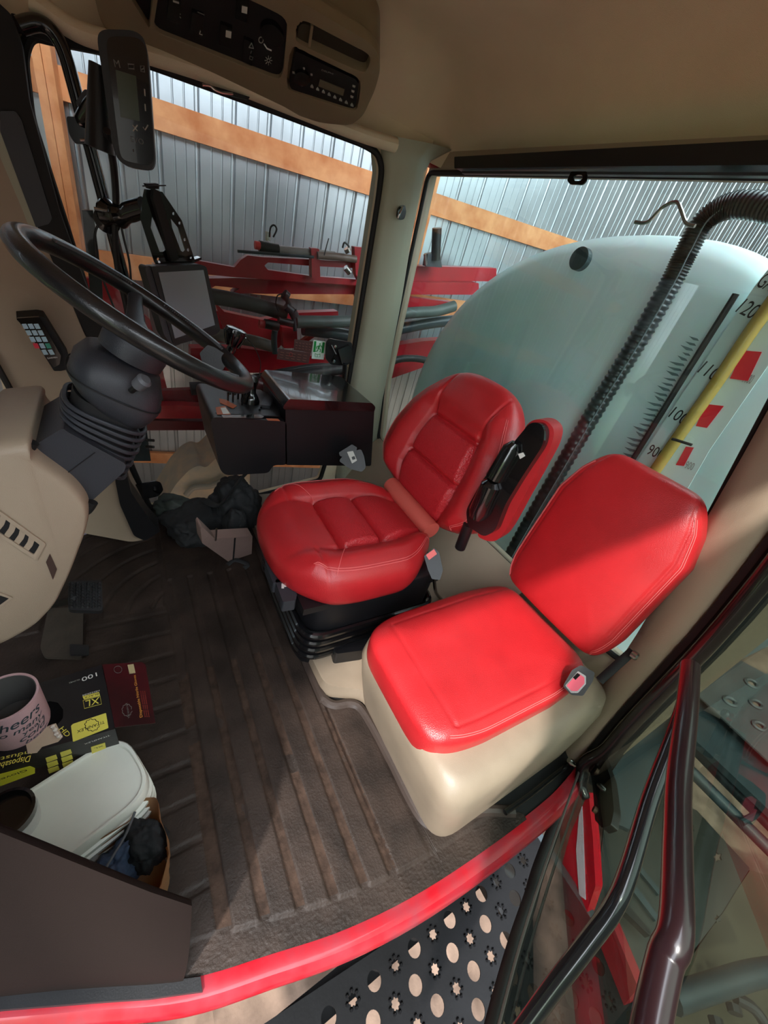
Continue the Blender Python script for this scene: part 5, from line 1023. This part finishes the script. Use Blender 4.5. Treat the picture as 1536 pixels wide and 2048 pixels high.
bm = new(); pts = smoothpts([RP(*q, *GP, 0.004) for q in ((104, 1452), (110, 1460), (114, 1470), (122, 1474))], 4); tube(bm, pts, [0.004 + 0.0015 * math.sin(i * 2.1) for i in range(len(pts))], 6); obj('torn_edge', bm, mat('torn_white', srgb(216, 206, 196), 0.9), gb)
# pink can sleeve
KR = 0.058; kb_ = RP(30, 1512, *GP); 
kz0, kz1 = GZ + 0.001, GZ + 0.125
ks = RP(76, 1362, (0, 0, kz1), (0, 0, 1)); kc_ = Vector((ks.x, ks.y, 0)) + Vector((-_x.x, 0, 0)) * 0
vd = ray(76, 1400); tang = Vector((vd.y, -vd.x, 0)).normalized()      # sideways as the camera sees it
tang = tang if tang.x > 0 else -tang
kc_ = Vector((ks.x, ks.y, 0)) - tang * KR
can = thing('can_sleeve', 'pink drink can sleeve with dark script lettering standing on the glove box', 'can sleeve', (kc_.x, kc_.y, kz0))
pink = mat('pink_foam', srgb(206, 168, 172), 0.7, var=0.12, vscale=14, bump=0.3, bscale=300)
bm = new(); lathe(bm, [(KR - 0.006, 0.0), (KR * 0.97, 0.0), (KR, 0.01), (KR, kz1 - kz0), (KR - 0.0045, kz1 - kz0), (KR - 0.0045, 0.02)], (kc_.x, kc_.y, kz0), (0, 0, 1), 48); obj('sleeve_wall', bm, pink, can)
bm = new(); lathe(bm, [(KR - 0.0048, kz1 - kz0 - 0.002), (KR - 0.0062, kz1 - kz0 - 0.002), (KR - 0.0062, 0.022), (0.0, 0.022)], (kc_.x, kc_.y, kz0), (0, 0, 1), 32); bm.faces.ensure_lookup_table(); bmesh.ops.delete(bm, geom=[f for f in bm.faces if len(f.verts) > 4 and f.calc_center_median().z > kz0 + 0.05], context='FACES'); obj('sleeve_lining', bm, mat('dark_lining', srgb(84, 82, 80), 0.8), can)
def wraptext(s, zc, hgt, a0, a1, m, shear=0.0):
    cu = bpy.data.curves.new('t', 'FONT'); cu.body = s; cu.size = 1; cu.extrude = 0.0; cu.shear = shear; cu.resolution_u = 4; cu.offset = 0.01
    t = bpy.data.objects.new('t', cu); C.objects.link(t); bpy.context.view_layer.update()
    me = bpy.data.meshes.new_from_object(t.evaluated_get(bpy.context.evaluated_depsgraph_get())); bpy.data.objects.remove(t); bpy.data.curves.remove(cu)
    xs = [v.co.x for v in me.vertices]; lo, w_ = min(xs), max(xs) - min(xs)
    for v in me.vertices:
        a = lerp(a0, a1, (v.co.x - lo) / w_); r = KR + 0.0006
        v.co = Vector((kc_.x + r * math.cos(a), kc_.y + r * math.sin(a), zc + v.co.y * hgt + (v.co.x - lo) / w_ * 0.0))
    me.materials.clear(); me.materials.append(m); o = bpy.data.objects.new('lettering', me); C.objects.link(o); o.parent = can; o.location = -can.location
va = math.atan2(-kc_.y, -kc_.x)
scr = mat('script_ink', srgb(44, 62, 70), 0.6)
for i, (s_, sh_, w_, h_) in enumerate((('Cheers', 0.35, 1.75, 0.040), ('to many', 0.3, 1.6, 0.024), ('years', 0, 0.85, 0.018), ('cold', 0.4, 1.0, 0.026), ('beer', 0.3, 0.9, 0.016))):
    wraptext(s_, kz1 - (0.044, 0.066, 0.082, 0.102, 0.117)[i], h_, va + 0.80 - w_, va + 0.80, scr, sh_)
# mug on the lid
MZ = 0.262; mc = RZ(14, 1632, MZ + 0.05); mug = thing('mug', 'pale mug with a black lined rim at the left edge of the white lid', 'mug', (mc.x, mc.y, MZ))
bm = new(); lathe(bm, [(0.035, 0), (0.045, 0.004), (0.048, 0.044), (0.047, 0.046)], (mc.x, mc.y, MZ - 0.006), (0, 0, 1), 32); obj('mug_body', bm, mat('mug_grey', srgb(196, 200, 196), 0.3), mug)
bm = new(); lathe(bm, [(0.047, 0.046), (0.048, 0.068), (0.042, 0.069), (0.038, 0.052), (0.0, 0.052)], (mc.x, mc.y, MZ - 0.004), (0, 0, 1), 32); obj('mug_liner', bm, M['gloss'], mug)
# paper bag with dark clothes
pbg = thing('paper_bag', 'open crumpled brown paper bag on the mat in front of the white tub', 'paper bag', RZ(260, 1760, 0.006))
rim_ = rounded(pxpoly([(112, 1722), (150, 1706), (185, 1690), (262, 1636), (284, 1600), (316, 1597), (320, 1632), (335, 1672), (338, 1710), (322, 1772), (300, 1800), (250, 1782), (190, 1752), (150, 1738)], (0, 0, 0.215), (0, 0, 1)), 0.01, 3)
rc_ = sum(rim_, Vector()) / len(rim_)
bm = new(); rows = []
for t in [k / 12 for k in range(13)]:
    rows.append([Vector((lerp(rc_.x + 0.01, p.x, 0.86 + 0.14 * t), lerp(rc_.y, p.y, 0.86 + 0.14 * t), 0.012 + (0.21 + 0.018 * noise.noise(p * 18)) * t)) + Vector((noise.noise(p * 30 + Vector((0, 0, t * 6))), noise.noise(p * 30 + Vector((5, 0, t * 6))), 0)) * 0.006 for p in rim_])
loft(bm, rows, caps=False); bmesh.ops.solidify(bm, geom=bm.faces[:], thickness=0.0012); obj('bag_wall', bm, M['kraft'], pbg, sharp=0.5)
bm = new(); prism(bm, [Vector((lerp(rc_.x, p.x, 0.84), lerp(rc_.y, p.y, 0.84), 0.01)) for p in rim_], (0, 0, 1), 0.002); obj('bag_floor', bm, M['kraft'], pbg)
def lump(c, sx, sy, sz, name, m, label, cat, rot=0, seed=0, amp=0.25):
    bm = new(); bmesh.ops.create_icosphere(bm, subdivisions=5, radius=1)
    for v in bm.verts:
        n = noise.noise(v.co * 1.6 + Vector((seed, 0, 0))) * amp + noise.noise(v.co * 4 + Vector((seed, 3, 0))) * amp * 0.5 + abs(noise.noise(v.co * 7 + Vector((seed, 3, 9)))) * amp * 0.35; v.co *= 1 + n
    bmesh.ops.transform(bm, matrix=Matrix.Translation(c) @ Matrix.Rotation(rot, 4, 'Z') @ Matrix.Diagonal((sx, sy, sz, 1)), verts=bm.verts)
    return obj(name, bm, m, label=label, cat=cat, sharp=1.2)
c1 = RZ(290, 1690, 0.17); lump(c1, 0.042, 0.055, 0.06, 'black_garment', M['cloth'], 'black garment stuffed in the paper bag', 'clothing', 0.4, 2)
c2 = RZ(235, 1735, 0.165); lump(c2, 0.05, 0.04, 0.055, 'navy_garment', M['navycloth'], 'navy blue garment lying in the paper bag left of the black one', 'clothing', 0.8, 5, 0.4)
bm = new(); tube(bm, smoothpts([RZ(270, 1624, 0.235), RZ(252, 1668, 0.24), RZ(226, 1712, 0.245), RZ(202, 1752, 0.24)], 5), 0.0028, 8); obj('cord', bm, mat('grey_cord', srgb(80, 82, 88), 0.6), label='grey cord hanging across the open paper bag', cat='cord')
# ------------------------------------------------------------------ backpack between side console and driver seat
bp0 = thing('backpack', 'limp black backpack with mauve panels lying on the floor in front of the driver seat', 'backpack', RZ(430, 1080, 0.0))
def lump2(c, s, rot, name, m, seed, amp=0.22, tilt=0.0):
    bm = new(); bmesh.ops.create_icosphere(bm, subdivisions=5, radius=1)
    for v in bm.verts:
        v.co = Vector([math.copysign(abs(q) ** 0.8, q) for q in v.co])
        n = noise.noise(v.co * 1.5 + Vector((seed, 0, 0))) * amp + abs(noise.noise(v.co * 3.5 + Vector((seed, 7, 0)))) * amp * 0.7; v.co *= 1 + n
    bmesh.ops.transform(bm, matrix=Matrix.Translation(c) @ Matrix.Rotation(rot, 4, 'Z') @ Matrix.Rotation(tilt, 4, 'Y') @ Matrix.Diagonal((*s, 1)), verts=bm.verts)
    return obj(name, bm, m, bp0, sharp=1.2)
lump2(RZ(395, 1045, 0.09), (0.15, 0.12, 0.09), 0.5, 'main_compartment', M['bagcloth'], 3)
lump2(RZ(470, 1010, 0.16), (0.11, 0.12, 0.14), 0.2, 'top_compartment', M['bagcloth'], 8, 0.3)
lump2(RZ(350, 1020, 0.10), (0.07, 0.10, 0.07), 0.9, 'side_pocket', mat('dark_green_nylon', srgb(52, 60, 56), 0.6, bump=0.6, bscale=70), 12)
lump2(RZ(470, 1060, 0.14), (0.055, 0.05, 0.12), 0.0, 'front_pouch', M['bagcloth'], 21, 0.2)
mvp = [(401, 1058), (404, 1053), (430, 1078), (452, 1076), (505, 1072), (503, 1116), (462, 1127), (452, 1120), (404, 1086)]
bm = new(); MPp = RY(450, 1095, 1.44); mpn = Vector((-0.25, 1, 0.35)).normalized(); pxprism(bm, mvp, MPp, mpn, 0.05, r=0.006); obj('mauve_panel', bm, M['mauve'], bp0, bev=0.006)
bm = new(); tube(bm, [RP(470, 1077, MPp, mpn, -0.003), RP(466, 1126, MPp, mpn, -0.003)], 0.004, 6); obj('zip', bm, M['matblack'], bp0)
bm = new(); tube(bm, smoothpts([RP(433, 1058, MPp, mpn, -0.01), RP(432, 1072, MPp, mpn, -0.012), RP(431, 1080, MPp, mpn, -0.01)], 3), 0.005, 6); obj('zip_puller', bm, M['chrome'], bp0)
bm = new(); tube(bm, smoothpts([RZ(455, 1130, 0.01), RZ(470, 1120, 0.02), RZ(495, 1128, 0.02), RZ(488, 1136, 0.01)], 4), 0.012, 8, flat=0.35); obj('strap', bm, M['bagcloth'], bp0)
bm = new(); tube(bm, smoothpts([RY(410, 1000, 1.75), RY(440, 1010, 1.65), RY(480, 960, 1.7), RY(500, 940, 1.75)], 5), 0.022, 8, flat=0.35); obj('strap', bm, M['bagcloth'], bp0)
# ------------------------------------------------------------------ door, swung half open
DP0 = Vector((1.44, 0.07, 0)); DN = Vector((0.356, -0.934, 0)).normalized()   # DN points outwards
door = thing('open_door', 'half open glass cab door with black tubular frame and grab bars at lower right', 'door', (1.44, 0.07, -0.05))
def dpt(px, py, off=0.0): return RP(px, py, DP0, DN, off)
bm = new(); P_ = [dpt(a, b) for a, b in ((1560, 1060), (1540, 1105), (1350, 1300), (1250, 1405), (1170, 1500), (1125, 1610), (1078, 1740), (1030, 1880), (985, 2048), (960, 2200))] + [Vector((0.25, -0.383, 0.1)), Vector((0.25, -0.383, 1.7)), Vector((1.40, 0.055, 1.7))]
P_ = [p if p.x < 1.40 else Vector((1.40, 0.0548, p.z)) for p in P_]; prism(bm, P_, DN, 0.006); obj('door_glass', bm, M['doorglass'], door, smooth=False)
bm = new(); hz = [(1.315, lev(OUT, z) - 0.045, z) for z in (1.75, 1.4, 1.1, 0.8, 0.55, 0.35, 0.2)] + [(1.31, 0.03, 0.09), (1.30, 0.012, 0.04), (1.285, -0.012, 0.01), (1.275, -0.05, 0.0)]; hq = smoothpts(hz, 5)
tube(bm, hq, [0.024] * (len(hq) - 8) + [0.023, 0.022, 0.021, 0.02, 0.019, 0.018, 0.016, 0.012], 16); obj('hinge_side_tube', bm, mat('tube_black', srgb(34, 26, 28), 0.22, coat=0.4), door)
bm = new(); tube(bm, smoothpts([dpt(a, b) for a, b in ((1172, 1490), (1158, 1530), (1120, 1625), (1078, 1738), (1060, 1800), (1030, 1890), (985, 2055), (960, 2180))], 6), 0.021, 12, flat=0.8); es_ = obj('edge_seal', bm, M['rubber'], door)
bm = new(); tube(bm, smoothpts([dpt(a, b, -0.012) for a, b in ((1174, 1500), (1130, 1620), (1088, 1740), (1040, 1890), (996, 2055))], 6), 0.004, 6); obj('seal_lip', bm, mat('grey_lip', srgb(96, 90, 88), 0.4), es_)
barm = mat('bar_black', srgb(40, 22, 26), 0.28, coat=0.4)
bm = new(); tube(bm, smoothpts([dpt(a, b, -0.10) for a, b in ((1381, 1332), (1374, 1420), (1358, 1560), (1355, 1700), (1352, 1860), (1330, 1920), (1300, 2060), (1285, 2180))], 5), 0.0195, 16); gb1 = obj('upright_grab_bar', bm, barm, door)
bm = new(); tube(bm, smoothpts([dpt(a, b, -0.055) for a, b in ((1372, 1400), (1345, 1480), (1300, 1600), (1258, 1740), (1228, 1812), (1180, 1880), (1100, 1985), (1030, 2080))], 6), 0.0165, 16); obj('slanted_grab_bar', bm, mat('bar_gloss', srgb(30, 30, 34), 0.18, coat=0.5), door)
bm = new(); pxprism(bm, [(1176, 1512), (1206, 1508), (1222, 1560), (1228, 1620), (1222, 1650), (1204, 1656), (1190, 1640), (1186, 1580)], DP0, DN, 0.02, r=0.01, off=0.02); hg = obj('hinge_bracket', bm, M['black'], door, bev=0.003)
for a, b in ((1196, 1545), (1193, 1622)): bm = new(); lathe(bm, [(0, 0), (0.011, 0), (0.010, 0.010), (0, 0.012)], dpt(a, b, 0.018), -DN, 10); obj('hinge_bolt', bm, mat('rusty_bolt', srgb(176, 140, 118), 0.4, metal=0.7), hg)
bm = new(); lathe(bm, [(0, 0), (0.010, 0), (0.012, 0.012), (0.006, 0.03), (0, 0.03)], RZ(1138, 1520, 0.10), RZ(1160, 1540, 0.08) - RZ(1138, 1520, 0.10), 12); obj('striker_bolt', bm, M['chrome'], label='steel striker bolt on the red sill beside the tan seat box', cat='bolt')
for (a, b, lb_) in ((664, 1886, 'small steel screw in the middle of the curved red sill'), (921, 1714, 'small steel screw in the red sill near the tan seat box')):
    bm = new(); lathe(bm, [(0, 0), (0.008, 0), (0.007, 0.004), (0.003, 0.002), (0, 0.002)], RZ(a, b, -0.012), (0, -0.6, 1), 12); obj('sill_screw', bm, M['chrome'], label=lb_, cat='screw')
bm = new(); tube(bm, smoothpts([RZ(a, b, 0.035) for a, b in ((1010, 1625), (1060, 1590), (1110, 1550), (1140, 1528))], 4), 0.009, 10); obj('seal_strip', bm, M['gloss'], label='black rubber strip between the tan seat box and the red sill', cat='seal')
# ------------------------------------------------------------------ tread platform outside the door
pf = thing('step_platform', 'black perforated metal step platform outside the door with round and star holes', 'platform', (0.6, -0.3, -0.40))
PZ = -0.35
def disc(x, y, r, n=16, star=False): return [Vector((x + (r * (1 if not star or k % 2 else 0.62)) * math.cos(2 * PI * k / n), y + (r * (1 if not star or k % 2 else 0.62)) * math.sin(2 * PI * k / n), PZ)) for k in range(n)]
holes_ = []; stars_ = []
for j in range(8):
    y = -0.062 - 0.0655 * j; sh_c = 0.147 if j % 2 == 0 else 0.108; sh_s = 0.072 if j % 2 == 0 else 0.033
    for i in range(-3, 8):
        yy = y - 0.03 * (0.15 * i)
        xc = sh_c + 0.15 * i; xs_ = sh_s + 0.15 * i
        if -0.42 < xc < 1.18: holes_.append(disc(xc, yy + 0.02, 0.0225, 18))
        if -0.42 < xs_ < 1.18: holes_.append(disc(xs_, yy + 0.02, 0.0165, 14, True)); stars_.append((xs_, yy + 0.02))
bm = new()
yq = lambda x: 0.02 - 0.035 * x
prism(bm, [Vector((-0.5, 0.045, PZ)), Vector((0.1, 0.035, PZ)), Vector((0.52, -0.002, PZ)), Vector((1.24, -0.022, PZ)), Vector((1.24, -0.64, PZ)), Vector((-0.5, -0.64, PZ))], (0, 0, -1), 0.005, holes_)
obj('tread_sheet', bm, M['plate'], pf, smooth=False)
bm = new()
for (x, y) in stars_:
    for k in range(7):
        a = 2 * PI * (k + 0.5) / 7; c_ = Vector((x + 0.0185 * math.cos(a), y + 0.0185 * math.sin(a), PZ)); vs_ = bmesh.ops.create_cone(bm, cap_ends=True, segments=6, radius1=0.0062, radius2=0.0015, depth=0.009, matrix=Matrix.Translation(c_ + Vector((0, 0, 0.004))))
o = obj('grip_teeth', bm, M['plate'], pf); o['kind'] = 'stuff'
bm = new(); box(bm, (-0.5, -0.66, PZ - 0.05), (1.24, -0.64, PZ + 0.01)); obj('front_flange', bm, M['plate'], pf)
bm = new(); box(bm, (-0.5, -0.052, PZ - 0.16), (1.24, 0.03, PZ - 0.06)); obj('support_beam', bm, M['matblack'], pf)
bm = new(); box(bm, (0.05, -0.64, PZ - 0.06), (0.09, 0.02, PZ - 0.006)); obj('cross_member', bm, M['matblack'], pf)
bm = new(); box(bm, (0.93, -0.64, PZ - 0.06), (0.97, -0.03, PZ - 0.006)); obj('cross_member', bm, M['matblack'], pf)
bm = new(); box(bm, (1.24, -0.64, PZ - 0.6), (1.27, -0.02, PZ + 0.0)); obj('end_plate', bm, M['tealsteel'], pf)
# red body panel with pale reflector seen through the door glass
rp = thing('red_body_panel', 'red curved body panel with a long pale reflective strip seen through the door glass', 'panel', RX(1160, 1846, 1.36))
RPp = RX(1170, 1700, 1.32); rpn = Vector((1, -0.4, -0.25)).normalized()
bm = new(); pxprism(bm, [(1177, 1583), (1186, 1680), (1191, 1772), (1172, 1830), (1154, 1848), (1132, 1830), (1112, 1772), (1140, 1670)], RPp, rpn, 0.04, r=0.008); obj('panel_body', bm, M['redpaint'], rp, bev=0.008)
bm = new(); pxprism(bm, [(1164, 1612), (1167, 1680), (1171, 1800), (1158, 1790), (1152, 1700), (1158, 1630)], RPp, rpn, 0.002, off=-0.003); obj('reflector_strip', bm, mat('pale_reflector', srgb(226, 214, 236), 0.3), rp, smooth=False)
bm = new(); pxprism(bm, [(1200, 1845), (1222, 1842), (1276, 1975), (1236, 2026), (1175, 1920)], RPp, rpn, 0.04, r=0.008); obj('lower_panel', bm, M['redmach'], rp, bev=0.008)
# ------------------------------------------------------------------ rear deck, ladder tubes
dk = thing('rear_deck', 'grey tread plate deck with oval grip holes behind the open door', 'deck', RZ(1470, 1450, -0.30))
def dkp(name, pts, z, th, m, par=dk, r=0.0, bev=0.0, holes=()): bm = new(); pxprism(bm, pts, (0, 0, z), (0, 0, 1), th, r=r, holes=holes); return obj(name, bm, M[m] if isinstance(m, str) else m, par, smooth=bev > 0, bev=bev)
gp = mat('grey_plate', srgb(96, 100, 102), 0.4, var=0.25, vscale=6, metal=0.3)
ov = lambda x, y: [(x + 13 * math.cos(2 * PI * k / 12) * 0.55 + 4 * math.sin(2 * PI * k / 12), y + 9 * math.cos(2 * PI * k / 12) * 0.55 - 3.2 * math.sin(2 * PI * k / 12)) for k in range(12)]
deckp = dkp('deck_plate', [(1395, 1389), (1482, 1321), (1620, 1395), (1640, 1600), (1540, 1525)], -0.30, -0.01, gp, holes=[ov(1503, 1367), ov(1460, 1403), ov(1512, 1408), ov(1518, 1452)])
for x, y in ((1503, 1367), (1460, 1403), (1512, 1408), (1518, 1452)):
    bm = new(); P_ = [RZ(a, b, -0.297) for a, b in [(x + 16 * math.cos(2 * PI * k / 14) * 0.7 + 5 * math.sin(2 * PI * k / 14), y + 11 * math.cos(2 * PI * k / 14) * 0.7 - 4 * math.sin(2 * PI * k / 14)) for k in range(14)]]; tube(bm, P_, 0.012, 6, closed=True); obj('grip_rim', bm, gp, deckp)
dkp('deck_frame', [(1388, 1392), (1395, 1389), (1540, 1525), (1640, 1610), (1640, 1720), (1540, 1622), (1380, 1470)], -0.36, -0.04, 'tealsteel')
dkp('deck_frame', [(1362, 1400), (1440, 1296), (1478, 1318), (1395, 1386)], -0.34, -0.04, 'tealsteel')
dkp('upper_plate', [(1438, 1296), (1510, 1235), (1620, 1170), (1600, 1262), (1482, 1318)], -0.22, -0.02, mat('grey_plate2', srgb(120, 126, 128), 0.4, metal=0.3))
for nm, pts in (('rail_tube', ((1362, 1470), (1450, 1560), (1560, 1670), (1640, 1750))), ('rail_tube', ((1340, 1500), (1440, 1600), (1560, 1720), (1640, 1800)))):
    bm = new(); tube(bm, [RZ(a, b, -0.50) for a, b in pts], 0.032, 12); obj(nm, bm, M['tealsteel'], dk)
bm = new(); tube(bm, [RZ(1482, 1645, -0.46), RZ(1514, 1628, -0.46)], 0.016, 10); obj('tube_stub', bm, M['tealsteel'], dk)
dkp('under_frame', [(1448, 1292), (1400, 1470), (1330, 1560), (1262, 1660), (1216, 1640), (1212, 1560), (1330, 1390), (1425, 1288)], -0.55, -0.03, 'tealsteel')
lp_ = thing('lower_step_plate', 'dark grey lower step plate with star holes seen through the door glass', 'step', RZ(1350, 1750, -0.80))
star2 = lambda x, y, r=11: [(x + (r if k % 2 else r * 0.55) * math.cos(2 * PI * k / 10) * 0.9, y + (r if k % 2 else r * 0.55) * math.sin(2 * PI * k / 10)) for k in range(10)]
dkp('step_sheet', [(1395, 1622), (1500, 1737), (1440, 1832), (1330, 1975), (1180, 1880), (1210, 1640), (1290, 1560)], -0.85, -0.01, mat('olive_plate', srgb(48, 50, 46), 0.6, var=0.2, vscale=5), lp_, holes=[star2(1381, 1656), star2(1380, 1713), star2(1436, 1714), star2(1383, 1788), star2(1436, 1837, 9)])
dkp('step_rib', [(1265, 1711), (1320, 1780), (1318, 1790), (1262, 1722)], -0.83, -0.03, 'tealsteel', lp_)
dkp('step_rib', [(1252, 1745), (1316, 1830), (1312, 1842), (1246, 1756)], -0.83, -0.03, 'tealsteel', lp_)
dkp('dark_gusset', [(1232, 1785), (1302, 1862), (1300, 1872), (1226, 1800)], -0.78, -0.04, 'matblack', lp_)
bs2 = thing('curved_guard', 'dark curved guard tube at the bottom right under the lower step', 'guard', RZ(1440, 1960, -1.0))
bm = new(); tube(bm, smoothpts([RZ(a, b, -1.0) for a, b in ((1345, 2000), (1420, 1975), (1500, 1950), (1560, 1940))], 4), 0.05, 12); obj('guard_tube', bm, M['tealsteel'], bs2)
bm = new(); tube(bm, smoothpts([RZ(a, b, -1.1) for a, b in ((1470, 1995), (1505, 2015), (1530, 2048), (1540, 2080))], 4), 0.025, 10); obj('guard_tube', bm, M['rubber'], bs2)
for a, b in ((1466, 2010), (1430, 2035)): bm = new(); tube(bm, [RZ(a, b, -1.08), RZ(a + 5, b + 18, -1.08)], 0.03, 8); obj('lug', bm, M['rubber'], bs2)
mg = thing('shaded_ground_sheet', 'large shaded brown guard plate at the bottom right corner under the steps', 'guard', RZ(1400, 2000, -1.3))
dkp('shade_sheet', [(1150, 1870), (1330, 1990), (1440, 1832), (1500, 1740), (1700, 1800), (1700, 2200), (1050, 2200)], -1.25, -0.01, mat('olive_brown', srgb(74, 68, 52), 0.8, var=0.3, vscale=4), mg)  # dark sheet added where shaded ground shows through the door glass
# vehicle frame under the rear of the cab
bm = new(); box(bm, (1.5, 0.25, -0.75), (4.2, 0.45, -0.4)); obj('frame_rail', bm, M['redmach'], label='dark red frame rail below the tank behind the cab', cat='frame rail')
